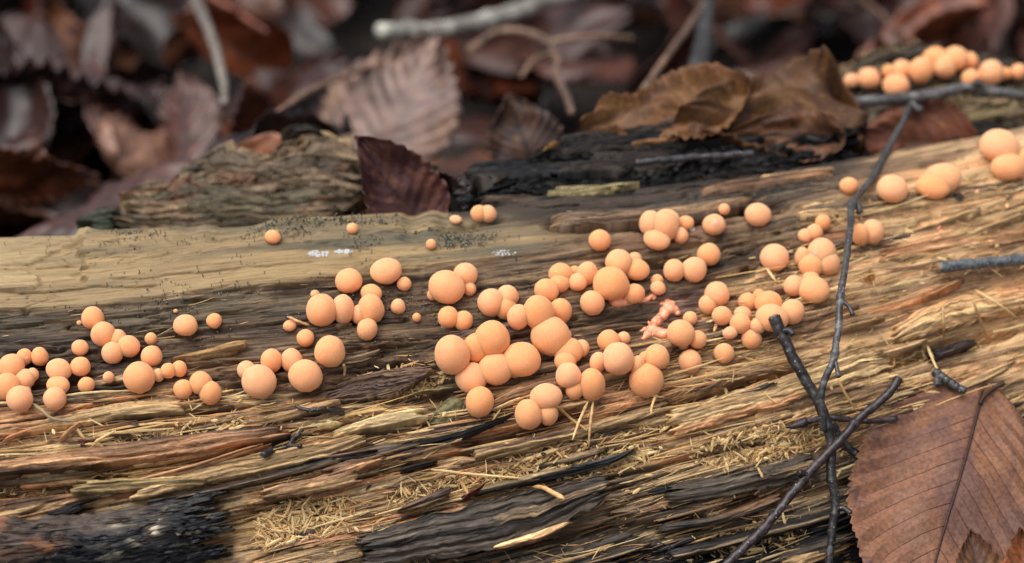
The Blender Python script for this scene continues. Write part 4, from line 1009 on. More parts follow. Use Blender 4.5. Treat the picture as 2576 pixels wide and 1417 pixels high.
def twig(name, label, z, pts, r0, r1, lift, cols, mat=None, cat='twig', hit=None, knots=(), ends=(False, False), n=60, sides=(), straight=True, rn=0.09, group=None):
    SEED[0] += 7
    P = px_path(z, pts, n, lift, hit, straight)
    P = P + (0.00006 if mat is MAT_FIBRE else 0.00022) * np.stack([vn(np.arange(n) * 20.0 / n, np.zeros(n) + o_, SEED[0]) for o_ in (0, 5, 9)], -1)
    s = np.linspace(0, 1, n); R = r0 + (r1 - r0) * s
    for kpos in knots:
        R = R * (1 + 0.28 * np.exp(-((s - kpos) / 0.012) ** 2))
    root = link(name, None, label=label, cat=cat, group=group)
    root.location = P[0]
    if mat is MAT_FIBRE:
        R = R * np.minimum(1, 0.25 + 6 * np.minimum(s, 1 - s)); rn = 0.02
    else:
        R = R * (1 + 0.05 * vn(s * n * 0.7, s * 0, SEED[0] + 5))
    V, Q, T = tube(P, R, 14, SEED[0], rn)
    cc = mix(np.ones((len(V), 1)) * cols[0], np.ones((len(V), 1)) * cols[1], sst(-0.25, 0.35, noise3(V * 260, SEED[0])))
    if len(cols) > 2:
        up = sst(0.25, 0.5, noise3(V * 120, SEED[0] + 3)); cc = mix(cc, np.ones((len(V), 1)) * cols[2], 0.8 * up)
    me = mkmesh('bark', V - P[0], Q, cc, tris=T); link('bark', me, mat or MAT_TWIG, root)
    for e, fl in zip((0, -1), ends):
        if fl:
            t = (P[0] - P[1]) if e == 0 else (P[-1] - P[-2]); t /= np.linalg.norm(t)
            q = [P[e] + t * R[e] * a for a in (-0.3, 0.32, 0.36)]
            V, Q, T = tube(q, [R[e] * 0.86, R[e] * 0.80, R[e] * 0.3], 8, SEED[0] + 1, 0.15)
            link('broken_end', mkmesh('broken_end', V - P[0], Q, np.ones((len(V), 1)) * lin(150, 116, 84), tris=T), MAT_FIBRE, root)
    for (sp, pts3, ra, rb) in sides:
        b = P[int(sp * (n - 1))]; dep = (b - CAM) @ FWD; bp = project(b)
        q2 = [(bp[0], bp[1])] + tr(z, pts3)
        qq = catmull(np.array(q2, float), 14)
        PP = np.array([CAM + ray(x, y) * (dep - 0.0006 * k / 3) for k, (x, y) in enumerate(qq)])
        RR = np.linspace(ra, rb, 14); RR[-3:] *= (1.1, 1.2, 0.8)
        V, Q, T = tube(PP, RR, 8, SEED[0] + 2, 0.2)
        link('side_shoot', mkmesh('side_shoot', V - P[0], Q, mix(np.ones((len(V), 1)) * cols[0], np.ones((len(V), 1)) * cols[1], sst(-0.2, 0.3, noise3(V * 300, 4))), tris=T), mat or MAT_TWIG, root)
    return root
TW = [lin(30, 26, 26), lin(46, 41, 41), lin(78, 75, 75)]; TWP = [lin(38, 28, 29), lin(58, 46, 47), lin(88, 80, 79)]; TWG = [lin(70, 69, 68), lin(46, 42, 40), lin(122, 122, 120)]
twig('twig', 'long thin grey twig with side shoots lying across the log', 'F', [(2292, 235), (2280, 290), (2225, 390), (2178, 470), (2142, 515), (2140, 570), (2128, 660), (2116, 745), (2105, 850), (2098, 905), (2067, 985), (2071, 1080)], 0.0011, 0.0011, 0.009, TWG,
     knots=(0.18, 0.36, 0.62, 0.78), n=200, sides=[(0.345, [(2160, 520), (2162, 538)], .0012, .0011), (0.63, [(2134, 770), (2146, 795)], .0006, .0007), (0.79, [(2106, 930), (2110, 950)], .0006, .0008)])
twig('stick', 'dark stick with a broken sawn-looking top end crossing the other twigs', 'F', [(1948, 797), (1975, 860), (2020, 945), (2055, 1007), (2083, 1075), (2091, 1123), (2088, 1171), (2095, 1223), (2101, 1282), (2092, 1350), (2085, 1440), (2080, 1500)], 0.00185, 0.0011, 0.0075, TW,
     ends=(True, False), knots=(0.42, 0.6, 0.72), n=200, cat='stick', sides=[(0.06, [(1985, 832), (1998, 842)], .0011, .0009), (0.71, [(2118, 1278), (2142, 1292)], .0009, .0009)])
twig('stick', 'purplish dark stick with pale dots slanting under the large leaf', 'F', [(2262, 952), (2240, 985), (2200, 1022), (2155, 1059), (2110, 1112), (2070, 1155), (2027, 1199), (1970, 1270), (1915, 1334), (1827, 1420), (1760, 1490)], 0.0013, 0.0014, 0.011, TWP,
     ends=(True, False), knots=(0.22, 0.48, 0.70), n=200, cat='stick', sides=[(0.46, [(2018, 1190), (2008, 1192)], .0010, .0010)])
twig('twig', 'thin dark twig ending in a pointed bud under the crossed sticks', 'F', [(2256, 1052), (2200, 1060), (2147, 1057), (2090, 1052), (2045, 1058), (2015, 1066)], 0.0008, 0.0009, 0.003, TWP, knots=(0.9,), n=40,
     sides=[(0.97, [(1995, 1072), (1976, 1074)], .0017, .0003)])
twig('twig', 'short dark crooked twig leaving the crossed sticks towards the leaf', 'F', [(2092, 1062), (2118, 1105), (2148, 1138), (2175, 1160), (2195, 1185)], 0.0010, 0.0015, 0.004, TW, n=40)
twig('twig', 'small grey broken twig lying just above the large leaf', 'F', [(2348, 935), (2375, 953), (2400, 970), (2428, 984)], 0.0015, 0.0012, 0.003, TWG, ends=(True, False), n=30, sides=[(0.2, [(2357, 958), (2360, 972)], .0011, .0010)])
twig('stick', 'smooth grey stick with a cut end resting on the orange wood', 'F', [(2362, 673), (2450, 664), (2520, 658), (2600, 652), (2700, 646)], 0.0017, 0.0018, 0.006, [lin(92, 96, 98), lin(70, 72, 74)], ends=(True, False), n=50, cat='stick')
twig('twig', 'slim dark twig with lichen specks on the charred slab', 'M', [(1200, 405), (1400, 385), (1650, 365), (1950, 345)], 0.0011, 0.0011, 0.005, [lin(58, 54, 58), lin(38, 35, 37), lin(112, 110, 118)], hit=lambda x, y: on_plane(x, y, lambda a, b: f_slab(a, b) + 0.006), n=50, knots=(0.4, 0.7))
def hit_far(x, y): return on_plane(x, y, lambda a, b: f_mound(a, b) + 0.004)
twig('stick', 'grey lichen-dusted twig with a stub lying over the far mound', 'D', [(1130, 650), (1300, 632), (1500, 612), (1700, 582), (1880, 555), (2100, 592), (2500, 660)], 0.0020, 0.0017, 0.014, TWG, hit=hit_far, n=70, cat='stick', ends=(True, False),
     sides=[(0.54, [(1895, 535), (1925, 510)], .0015, .0014), (0.27, [(1510, 660), (1560, 700)], .0014, .0013)])
twig('twig', 'black twig stub lying in the frayed wood below the arched balls', 'F', [(745, 1022), (775, 1033), (810, 1030), (862, 1038)], 0.0005, 0.0009, 0.002, TW, n=30, knots=(0.3, 0.6))
twig('twig', 'forked black twig stub above the reddish splinter', 'F', [(662, 1146), (690, 1130), (722, 1124), (738, 1104), (762, 1082)], 0.0011, 0.0005, 0.002, TW, n=34, knots=(0.5,), sides=[(0.55, [(745, 1122), (758, 1122)], .0009, .0006)])
twig('straw', 'pale bent straw lying on the grey weathered plank', 'F', [(1340, 1225), (1365, 1227), (1395, 1242), (1420, 1256)], 0.0006, 0.0008, 0.004, [straw, lin(190, 144, 84)], mat=MAT_FIBRE, cat='straw', n=24)
twig('straw', 'grey dry straw beside the stacked pair of balls', 'A', [(195, 1275), (270, 1330), (340, 1380), (475, 1392)], 0.0006, 0.0004, 0.003, [lin(128, 112, 86), lin(160, 138, 100)], mat=MAT_FIBRE, cat='straw', n=24)
for k, (z, pts, lab) in enumerate([
    ('4', [(1895, 270), (1870, 450), (1862, 600)], 'long straw hanging below the crowded balls down to dark crumbs'), ('4', [(1855, 280), (1800, 400), (1745, 550)], 'slanted straw hanging beside the long hanging one'),
    ('4', [(1640, 310), (1740, 400), (1850, 480)], 'thin straw sloping from the pressed trio of balls'), ('4', [(2350, 200), (2310, 300), (2300, 370)], 'short straw hanging below the crowded tall ball group'),
    ('R', [(1100, 880), (1230, 960), (1390, 1075)], 'pale straw slanting over the crack in the orange wood'), ('R', [(1090, 950), (1140, 1080), (1180, 1190)], 'flat pale straw standing across the crack in the orange wood'),
    ('R', [(900, 990), (905, 1100), (908, 1190)], 'upright orange straw on the frayed orange splinter'), ('R', [(800, 1230), (840, 1330), (880, 1410)], 'tan straw next to the dark strip above the large leaf'),
    ('5', [(1030, 255), (1080, 350), (1135, 440)], 'pale straw lying above the crossed sticks'), ('5', [(560, 880), (530, 820), (525, 820)], 'short pale chip on the dark fibrous wood'),
    ('4', [(750, 755), (1000, 785), (1400, 820)], 'wide pale straw lying over the fibre pocket'), ('4', [(130, 10), (140, 50), (135, 100)], 'short upright straw beside the big round ball'),
    ('A', [(1810, 735), (1880, 765), (1950, 790)], 'grey straw next to the tiny ball under the creased row'), ('3', [(665, 565), (740, 520), (820, 480)], 'short white straw in the fibre hollow')]):
    twig('straw', lab, z, pts, 0.0005, 0.0003, 0.003, [[straw, tan], [pale, straw], [lin(190, 146, 92), tan]][k % 3], mat=MAT_FIBRE, cat='straw', n=16)

# ------------------------------------------------------------------ pink branching plasmodium, wet slime, crusts, crumbs
def blob_union(z, blobs, arms, lift=0.3):
    V = []; T = []
    for (x, y, r) in blobs:
        s, ox, oy = TR[z]; c = cast(x * s + ox, y * s + oy); 
        R = r * s * ((c[0] - CAM) @ FWD) / FPX * (1.2 if arms else 1.0)
        k = len(V) and sum(len(v) for v in V)
        vv = sv * R * (1 + 0.12 * noise3(sv * 2 + x, 3))[:, None]; vv = vv * np.array([1, 1, 0.85])
        V.append(vv + c[0] + c[1] * R * lift); T.append(stt + k)
    Q = []
    for pts, ra, rb in arms:
        q = catmull(np.array(tr(z, pts), float), 14); P = np.array([cast(x, y)[0] for x, y in q])
        s = TR[z][0]; sc = s * 0.73 / FPX
        R = np.linspace(ra, rb, 14) * sc * 1.5
        vv, qq, tt = tube(P + np.array([0, -0.3, 0.9]) * R[:, None] * 0.4, R, 9, 77, 0.35)
        k = sum(len(v) for v in V); V.append(vv); Q.append(qq + k); T.append(tt + k)
    V = np.concatenate(V); return mkmesh('slime', V, np.concatenate(Q) if Q else None, tris=np.concatenate(T))
link('plasmodium', blob_union('C', [(475, 935, 34), (450, 960, 30), (500, 915, 28), (520, 960, 30), (490, 950, 36), (545, 975, 20), (440, 915, 18), (475, 905, 20), (350, 1105, 26), (375, 1090, 24), (380, 1130, 22), (335, 1140, 20)],
     [([(470, 975), (420, 1030), (385, 1075), (360, 1110)], 22, 24), ([(360, 1110), (325, 1150), (300, 1165)], 26, 8), ([(370, 1100), (320, 1100), (290, 1112)], 18, 7), ([(365, 1080), (350, 1055), (345, 1045)], 12, 6),
      ([(375, 1125), (430, 1130), (500, 1140)], 24, 26), ([(530, 975), (560, 985), (565, 995)], 14, 6)]), MAT_PLASM, label='pink branching slime with a knobbly head joined to an orange ball', cat='slime mould')
link('plasmodium', blob_union('C', [(120, 890, 52), (160, 895, 40), (85, 885, 34)], [([(270, 900), (320, 890), (375, 862)], 15, 10), ([(375, 862), (388, 870), (372, 885)], 9, 7)], lift=0.05), MAT_PLASM,
     label='wet glossy orange slime oozing from under two balls', cat='slime mould')
link('plasmodium', blob_union('R', [(870, 495, 12), (890, 515, 14), (905, 520, 9), (880, 485, 8)], [], lift=0.0), MAT_PLASM, label='small orange slime smear on the orange wood near the smooth grey stick', cat='slime mould')
link('plasmodium', blob_union('R', [(1115, 265, 15), (1025, 280, 12)], [], lift=0.0), MAT_PLASM, label='pink slime dots beside the far double lump', cat='slime mould')
for k, (z, x, y, w_, h_, lab) in enumerate([('F', 800, 638, 27, 8, 'white mould crust on the smooth plank'), ('F', 866, 633, 22, 5, 'thin white mould streak next to the white crust on the plank'),
                                            ('F', 1268, 636, 30, 7, 'faint white mould patch beside the curved dark stain'), ('C', 645, 382, 22, 14, 'white mould bit at the foot of the large lobed lump'), ('B', 910, 638, 22, 10, 'white foam under the touching pair of balls')]):
    r = np.random.default_rng(40 + k); bl = []
    for _ in range(60):
        a = r.random() * 6.28; q = math.sqrt(r.random()); bl.append((x + math.cos(a) * q * w_, y + math.sin(a) * q * h_, (2.2 + 2.6 * r.random()) / (TR[z][0] if z != 'F' else 1)))
    if k == 2: bl = [(a, b, c * 0.6) for a, b, c in bl]
    link('white_crust', blob_union(z, bl, [], lift=-0.5), MAT_CRUST, label=lab, cat='mould')
def crumb(z, x, y, r, mat, name, label, cat, sq=(1, 1, 0.8), group=None):
    s, ox, oy = TR[z]; c = cast(x * s + ox, y * s + oy); R = r * s * ((c[0] - CAM) @ FWD) / FPX
    V = sv * R * (1 + 0.5 * noise3(sv * 1.7 + x, int(y) % 97))[:, None] * np.array(sq)
    me = mkmesh(name, V, None, tris=stt, smooth=False)
    o = link(name, me, mat, None, label=label, cat=cat, group=group); o.location = c[0] + c[1] * R * 0.35
    return o
MAT_SEED = m_plain('red_brown_seed', (0.10, 0.022, 0.014), rough=0.25, amp=0.3)
crumb('3', 585, 565, 28, MAT_SEED, 'seed', 'glossy dark red seed in the fibre hollow', 'seed')
crumb('3', 75, 940, 40, MAT_SEED, 'seed', 'dull red seed by the black crack at the log end', 'seed')
crumb('C', 320, 390, 22, MAT_DIRT, 'dirt_crumb', 'dark crumb stuck to the large lobed lump of orange balls', 'crumb').location += Vector((0, -0.004, 0.004))
crumb('A', 1108, 840, 18, MAT_DIRT, 'dirt_crumb', 'black speck at the foot of the ball with a pink blister', 'crumb', (0.6, 0.6, 1.1))
crumb('D', 1800, 1245, 30, MAT_DIRT, 'dirt_crumb', 'dark crumb beside the far double orange lump', 'crumb')
for x, y in [(1740, 575), (1775, 565), (1800, 580), (1830, 560), (1860, 575), (1900, 565), (1550, 610), (1540, 640), (1420, 765), (1630, 640)]:
    crumb('4', x, y, 16 + (x % 9), MAT_DIRT, 'dirt_crumb', 'black crumb among the pale fibres below the hanging straws', 'crumb', group='black crumbs in the fibres')

# ------------------------------------------------------------------ leaves
def leaf_mesh(name, L, Wd, seed, cols, nu=44, nv=22, teeth=16, tooth=0.07, nvein=9, pleat=0.0012, cup=0.0, roll=0.0, bend=0.0, wave=0.004, cord=0.0, tipexp=1.0, vein_dark=0.5, fold=0.0, thick=0.00025, vw_=0.14):
    u = np.linspace(0, 1, nu); v = np.linspace(-1, 1, nv)
    U, Vv = np.meshgrid(u, v, indexing='ij')
    um = 0.36 * tipexp
    prof = np.where(U < um, np.sqrt(np.clip(1 - ((um - U) / um) ** 2, 0, 1)), 1 - (np.clip(U - um, 0, 1) / (1 - um)) ** 1.75)
    prof = np.maximum(prof, 0.012)
    ph = U * teeth; saw = (ph - np.floor(ph))
    edge = 1 + tooth * (saw - 0.5) * sst(0.55, 1.0, np.abs(Vv)) * sst(0.02, 0.12, U)
    edge = edge * (1 + 0.05 * vn(U * 5 + seed, np.sign(Vv) * 3.0, seed))
    yy = Vv * prof * edge * Wd / 2
    xx = U * L + 0.0 * Vv
    xx = xx - cord * L * np.abs(Vv) * np.exp(-U * 9)            # heart-shaped base lobes
    q = (U - 0.26 * np.abs(Vv) * Wd / L * 1.6) * nvein
    f = q - np.floor(q); tri = np.abs(f - 0.5) * 2
    zz = pleat * (tri - 0.5) * np.abs(Vv) * sst(0.0, 0.1, U) * 2
    zz = zz - 0.00015 * np.exp(-(np.abs(yy) / 0.0008) ** 2)
    zz = zz + wave * fbm(U * 3.1 + seed * 1.3, Vv * 1.4 + seed, seed, 2) * (0.35 + 0.65 * np.abs(Vv))
    zz = zz + cup * Wd * Vv * Vv * np.sqrt(prof)
    veinm = np.clip(np.exp(-((1 - tri) / vw_) ** 2) * sst(0.0, 0.06, np.abs(Vv)) + 1.6 * np.exp(-(np.abs(yy) / (0.0007 * (1.25 - U))) ** 2), 0, 1)
    if fold:
        s_ = np.sign(yy); a = fold; yy2 = yy * math.cos(a); zz = zz + np.abs(yy) * math.sin(a); yy = yy2
    if roll:                                                     # roll the blade about its midrib
        r_ = Wd / (2 * roll); a = yy / r_; yy = r_ * np.sin(a); zz = zz + r_ * (1 - np.cos(a))
    if bend:
        r_ = L / bend; a = (xx - 0.3 * L) / r_; X2 = 0.3 * L + (r_ - zz) * np.sin(a); zz = r_ - (r_ - zz) * np.cos(a); xx = X2
    P = np.stack([xx, yy, zz], -1)
    n1 = fbm(U * 6 + seed, Vv * 3 + seed, seed + 1, 3)
    c = mix(np.ones_like(U)[..., None] * cols[0], np.ones_like(U)[..., None] * cols[1], sst(-0.35, 0.35, n1))
    if len(cols) > 2: c = mix(c, np.ones_like(U)[..., None] * cols[2], 0.7 * sst(0.15, 0.45, fbm(U * 9 + seed, Vv * 5, seed + 2, 3)))
    c = c * (1 - vein_dark * veinm)[..., None]
    V = P.reshape(-1, 3); Q = gridq(nu, nv)
    # give the blade its thickness
    du = np.gradient(P, axis=0); dv = np.gradient(P, axis=1); N = np.cross(du, dv); N /= np.maximum(np.linalg.norm(N, axis=-1, keepdims=True), 1e-9)
    V2 = (P - N * thick).reshape(-1, 3); nV = len(V)
    rim = list(range(0, nv)) + [i * nv + nv - 1 for i in range(1, nu)] + [(nu - 1) * nv + j for j in range(nv - 2, -1, -1)] + [i * nv for i in range(nu - 2, 0, -1)]
    rq = [(rim[k], rim[(k + 1) % len(rim)], rim[(k + 1) % len(rim)] + nV, rim[k] + nV) for k in range(len(rim))]
    me = mkmesh(name, np.vstack([V, V2]), np.vstack([Q, Q[:, ::-1] + nV, np.array(rq)]), np.vstack([c.reshape(-1, 3)] * 2))
    return me

def petiole(L, r, curve, col, parent, mat, bendz=0.3):
    s = np.linspace(0, 1, 12); P = np.stack([-s * L, curve * L * s * s, bendz * L * s * s], -1)
    V, Q, T = tube(P, r * (1 - 0.25 * s) * (1 + 0.5 * (s > 0.9)), 7, 5, 0.1)
    return link('stalk', mkmesh('stalk', V, Q, np.ones((len(V), 1)) * col, tris=T), mat, parent)

def frame(base, tip, facing, roll=0.0):
    x = (tip - base); x = x / np.linalg.norm(x)
    n = facing - (facing @ x) * x; n /= np.linalg.norm(n)
    yv = np.cross(n, x)
    M = Matrix(((x[0], yv[0], n[0], base[0]), (x[1], yv[1], n[1], base[1]), (x[2], yv[2], n[2], base[2]), (0, 0, 0, 1)))
    return M @ Matrix.Rotation(roll, 4, 'X')

def at_y(px, py, y):
    d = ray(px, py); s = (y - CAM[1]) / d[1]; return CAM + d * s
def at_d(px, py, dep): return CAM + ray(px, py) * dep

def hero(label, base, tip, width, facing, seed, cols, mat=None, roll=0.0, stalk=None, **kw):
    root = link('fallen_leaf', None, label=label, cat='leaf'); L = np.linalg.norm(tip - base)
    root.matrix_world = frame(base, tip, np.asarray(facing, float), roll)
    if mat is MAT_LEAF: cols = [c * np.array([0.60, 0.50, 0.46]) for c in cols]
    link('blade', leaf_mesh('blade', L, width, seed, cols, **kw), mat or MAT_LEAF_NEAR, root)
    if stalk:
        petiole(*stalk, root, mat or MAT_LEAF_NEAR)
        bl = [c for c in root.children if c.name.startswith('blade')][0]; nu_, nv_ = kw['nu'], kw['nv']
        a = np.zeros(len(bl.data.vertices) * 3, np.float32); bl.data.vertices.foreach_get('co', a)
        P = a.reshape(-1, 3)[:nu_ * nv_].reshape(nu_, nv_, 3)[::6, nv_ // 2].astype(float)
        V, Q, T = tube(P, np.linspace(0.00055, 0.00022, len(P)), 7, 3, 0.1)
        link('midrib', mkmesh('midrib', V, Q, np.ones((len(V), 1)) * lin(62, 40, 34), tris=T), MAT_LEAF_NEAR, bl)
        G = a.reshape(-1, 3)[:nu_ * nv_].reshape(nu_, nv_, 3).astype(float)
        nve = kw['nvein']; WL = width / L
        for k in range(0, nve):
            for sd in (-1, 1):
                vv = np.linspace(0.02, 0.93, 22); uu = (k + 0.5) / nve + 0.26 * vv * WL * 1.6
                ok_ = uu < 0.97
                if ok_.sum() < 5: continue
                ii = np.clip((uu[ok_] * (nu_ - 1)).round().astype(int), 0, nu_ - 1); jj = np.clip(((sd * vv[ok_] + 1) / 2 * (nv_ - 1)).round().astype(int), 0, nv_ - 1)
                PV = G[ii, jj]; PV[1:-1] = (PV[:-2] + PV[1:-1] * 2 + PV[2:]) / 4
                V, Q, T = tube(PV, np.linspace(0.00017, 0.00007, len(PV)), 6, k, 0.05)
                link('vein', mkmesh('vein', V, Q, np.ones((len(V), 1)) * lin(80, 52, 42), tris=T), MAT_LEAF_NEAR, bl)
    return root
# large leaf leaning on the front of the log
d1 = (cast(2465, 1010)[0] - CAM) @ FWD; d2 = (cast(2330, 1400)[0] - CAM) @ FWD
hero('large toothed brown leaf with dark veins leaning on the log front', at_d(2466, 1016, d1 - 0.007), at_d(2290, 1640, d2 - 0.044), 0.063, (0.10, -0.72, 0.70), 31,
     [lin(126, 87, 66), lin(102, 72, 62), lin(134, 92, 64)], nu=480, nv=151, teeth=36, tooth=0.04, nvein=11, vw_=0.06, pleat=0.0009, cup=-0.09, wave=0.006, cord=0.10, tipexp=1.15, vein_dark=0.35,
     stalk=(0.0085, 0.0007, 0.55, lin(60, 40, 34)))
hero('small dark brown leaf scrap standing in front of the large leaf', at_d(2480, 1560, d2 - 0.046), at_d(2440, 1335, d2 - 0.034), 0.016, (0.1, -0.9, 0.4), 32, [lin(112, 78, 52), lin(86, 56, 42)], nu=50, nv=24, cup=0.2, wave=0.002, teeth=18)
hero('reddish curled leaf at the foot of the log beside the dark scrap', at_d(2600, 1600, d2 - 0.046), at_d(2570, 1330, d2 - 0.036), 0.016, (-0.3, -0.9, 0.4), 33, [lin(140, 82, 50), lin(116, 74, 48)], nu=50, nv=24, cup=0.3, wave=0.003, teeth=18)
# yellow brown pair of leaves on the charred slab
hero('yellow brown toothed leaf lying on the charred slab with its edge lifted', at_y(1880, 250, 0.086), at_y(1462, 318, 0.076), 0.030, (0.05, -0.30, 0.95), 34, [lin(106, 71, 42), lin(85, 57, 37), lin(124, 88, 54)], roll=0.12, nu=110, nv=50, teeth=20, tooth=0.12, nvein=11, pleat=0.0006, cup=0.05, wave=0.013, vein_dark=0.25)
hero('crumpled yellow brown leaf with a sharp fold beside the lifted leaf', at_y(2180, 300, 0.090), at_y(1700, 290, 0.077), 0.040, (0.10, -0.38, 0.9), 35, [lin(98, 68, 42), lin(77, 52, 35), lin(118, 86, 55)], roll=-0.10, nu=110, nv=50, teeth=20, tooth=0.10, nvein=8, pleat=0.0006, cup=0.2, wave=0.024, vein_dark=0.25)
hero('brown curled leaf edge hanging under the crumpled leaf', at_y(2110, 352, 0.076), at_y(1830, 336, 0.072), 0.018, (0, -0.7, 0.6), 36, [lin(98, 64, 42), lin(76, 50, 36)], nu=60, nv=26, cup=0.15, wave=0.010, pleat=0.0003)
hero('reddish brown leaf tucked under the thin grey twig', at_y(2450, 360, 0.102), at_y(2140, 350, 0.092), 0.030, (0.0, -0.75, 0.62), 37, [lin(112, 68, 50), lin(86, 54, 44), lin(134, 88, 58)], nu=70, nv=34, nvein=9, pleat=0.001, cup=0.1, wave=0.006)
hero('purple brown leaf standing upright behind the smooth plank', at_y(1080, 600, 0.040), at_y(890, 345, 0.052), 0.026, (0.45, -0.85, 0.35), 38, [lin(96, 62, 56), lin(74, 48, 48), lin(120, 80, 66)], nu=70, nv=34, cup=0.4, wave=0.006, nvein=9, teeth=12)
hero('dark purple leaf curled behind the upright leaf', at_y(1150, 560, 0.050), at_y(1010, 400, 0.058), 0.024, (-0.3, -0.85, 0.45), 39, [lin(70, 48, 46), lin(58, 40, 40)], nu=50, nv=24, cup=0.35, wave=0.005)
hero('small toothed greyish leaf standing behind the charred slab', at_y(1345, 430, 0.115), at_y(1275, 235, 0.125), 0.026, (0.15, -0.9, 0.35), 40, [lin(92, 68, 58), lin(76, 66, 64), lin(116, 84, 64)], nu=70, nv=34, teeth=14, tooth=0.12, cup=0.1, wave=0.004, nvein=9)
hero('pale grey brown leaf standing tall in the litter', at_y(900, 420, 0.16), at_y(1105, 85, 0.215), 0.050, (-0.15, -0.85, 0.5), 41, [lin(150, 132, 122), lin(128, 112, 108), lin(160, 138, 118)], mat=MAT_LEAF, nu=70, nv=34, nvein=10, pleat=0.003, cup=0.08, wave=0.010, teeth=12)
hero('dark pleated curled leaf lying in the litter', at_y(-60, 250, 0.22), at_y(400, 250, 0.21), 0.045, (0.0, -0.5, 0.85), 42, [lin(92, 72, 70), lin(70, 52, 50), lin(112, 88, 82)], mat=MAT_LEAF, nu=70, nv=34, nvein=11, pleat=0.004, roll=1.6, wave=0.008)
hero('orange brown curled leaf close behind the log end', at_y(-80, 420, 0.14), at_y(250, 450, 0.14), 0.034, (0.1, -0.5, 0.85), 43, [lin(130, 76, 46), lin(104, 62, 42)], mat=MAT_LEAF, nu=60, nv=30, roll=1.3, wave=0.008)
hero('tan folded leaf standing upright in the litter', at_y(150, 230, 0.28), at_y(115, -10, 0.31), 0.030, (0.5, -0.8, 0.3), 44, [lin(150, 100, 60), lin(120, 76, 46)], mat=MAT_LEAF, nu=60, nv=30, fold=0.6, wave=0.006)
hero('golden brown leaf with a cream rim lying in the litter', at_y(-90, 220, 0.25), at_y(190, 140, 0.30), 0.040, (-0.1, -0.6, 0.8), 45, [lin(128, 86, 44), lin(96, 62, 36), lin(176, 150, 112)], mat=MAT_LEAF, nu=60, nv=30, roll=0.8, wave=0.008)
hero('slender copper leaf standing on edge in the litter', at_y(640, 400, 0.16), at_y(625, 200, 0.22), 0.030, (0.3, -0.85, 0.4), 46, [lin(140, 88, 60), lin(104, 64, 48), lin(160, 112, 84)], mat=MAT_LEAF, nu=60, nv=30, roll=1.2, wave=0.006)
hero('wide mauve brown leaf propped between litter leaves', at_y(470, 430, 0.17), at_y(455, 180, 0.22), 0.036, (-0.35, -0.85, 0.45), 47, [lin(112, 84, 76), lin(92, 66, 60)], mat=MAT_LEAF, nu=60, nv=30, nvein=9, pleat=0.002, wave=0.008)
hero('tan flat leaf resting behind the rotten chunk', at_y(300, 400, 0.17), at_y(430, 330, 0.20), 0.036, (0, -0.6, 0.8), 48, [lin(140, 112, 94), lin(116, 88, 74)], mat=MAT_LEAF, nu=50, nv=26, wave=0.008)
hero('slate brown broad leaf behind the curved twig', at_y(1480, 200, 0.26), at_y(1390, 60, 0.34), 0.05, (0.2, -0.7, 0.6), 49, [lin(120, 84, 72), lin(98, 70, 64)], mat=MAT_LEAF, nu=50, nv=26, wave=0.01)
# crumpled scraps
hero('crumpled glossy red brown leaf scrap under the dark slanting stick', at_d(1925, 1290, d2 - 0.008), at_d(1785, 1345, d2 - 0.004), 0.010, (0.1, -0.8, 0.6), 50, [lin(92, 48, 32), lin(66, 34, 26), lin(120, 70, 48)], mat=MAT_LEAF, nu=46, nv=24, wave=0.007, pleat=0.001)
dm = (cast(1080, 1000)[0] - CAM) @ FWD
hero('olive grey leaf scrap rolled beside the lone round ball', at_d(1140, 968, dm - 0.003), at_d(1018, 1000, dm - 0.003), 0.0052, (0, -0.75, 0.65), 51, [lin(128, 116, 78), lin(98, 92, 62), lin(150, 138, 100)], nu=46, nv=24, roll=1.3, wave=0.0015, pleat=0.0, teeth=1, tooth=0.0)
hero('flat olive leaf scrap stuck on the orange splinter', at_d(1165, 1010, dm - 0.0045), at_d(1078, 1065, dm - 0.0075), 0.0060, (0, -0.75, 0.65), 52, [lin(120, 112, 74), lin(96, 92, 60), lin(136, 124, 82)], nu=46, nv=24, wave=0.0015, pleat=0.0, teeth=3, tooth=0.1)
db = (cast(1195, 1240)[0] - CAM) @ FWD
hero('pointed red brown bud scale on the frayed wood', at_d(1165, 1262, db - 0.002), at_d(1224, 1216, db - 0.005), 0.0034, (0, -0.7, 0.7), 53, [lin(136, 66, 46), lin(104, 48, 36)], nu=30, nv=14, teeth=1, tooth=0.0, roll=1.3, wave=0.0003, pleat=0.0)

# litter: one mesh per kind, individuals share it
KINDS = [
 ('dark chocolate brown wet leaf lying flat in the litter', [lin(78, 52, 42), lin(58, 38, 32)], dict(wave=0.010, cup=0.05)),
 ('reddish brown pleated leaf in the litter', [lin(112, 66, 46), lin(86, 50, 38)], dict(wave=0.008, pleat=0.0018, cup=0.10)),
 ('mauve grey wet leaf in the litter', [lin(112, 92, 88), lin(88, 68, 64)], dict(wave=0.010, cup=-0.08)),
 ('copper brown rolled leaf in the litter', [lin(140, 88, 52), lin(104, 62, 38)], dict(wave=0.007, roll=1.5)),
 ('tan brown open leaf in the litter', [lin(150, 116, 88), lin(118, 86, 66)], dict(wave=0.012, fold=0.25)),
 ('almost black decayed leaf in the litter', [lin(50, 36, 32), lin(38, 28, 26)], dict(wave=0.014, roll=0.8)),
 ('dull brown leaf folded along its midrib in the litter', [lin(96, 64, 48), lin(72, 48, 38)], dict(wave=0.007, fold=0.7)),
 ('chestnut brown bent leaf in the litter', [lin(104, 58, 34), lin(80, 44, 28)], dict(wave=0.009, bend=1.3)),
]
LM = []
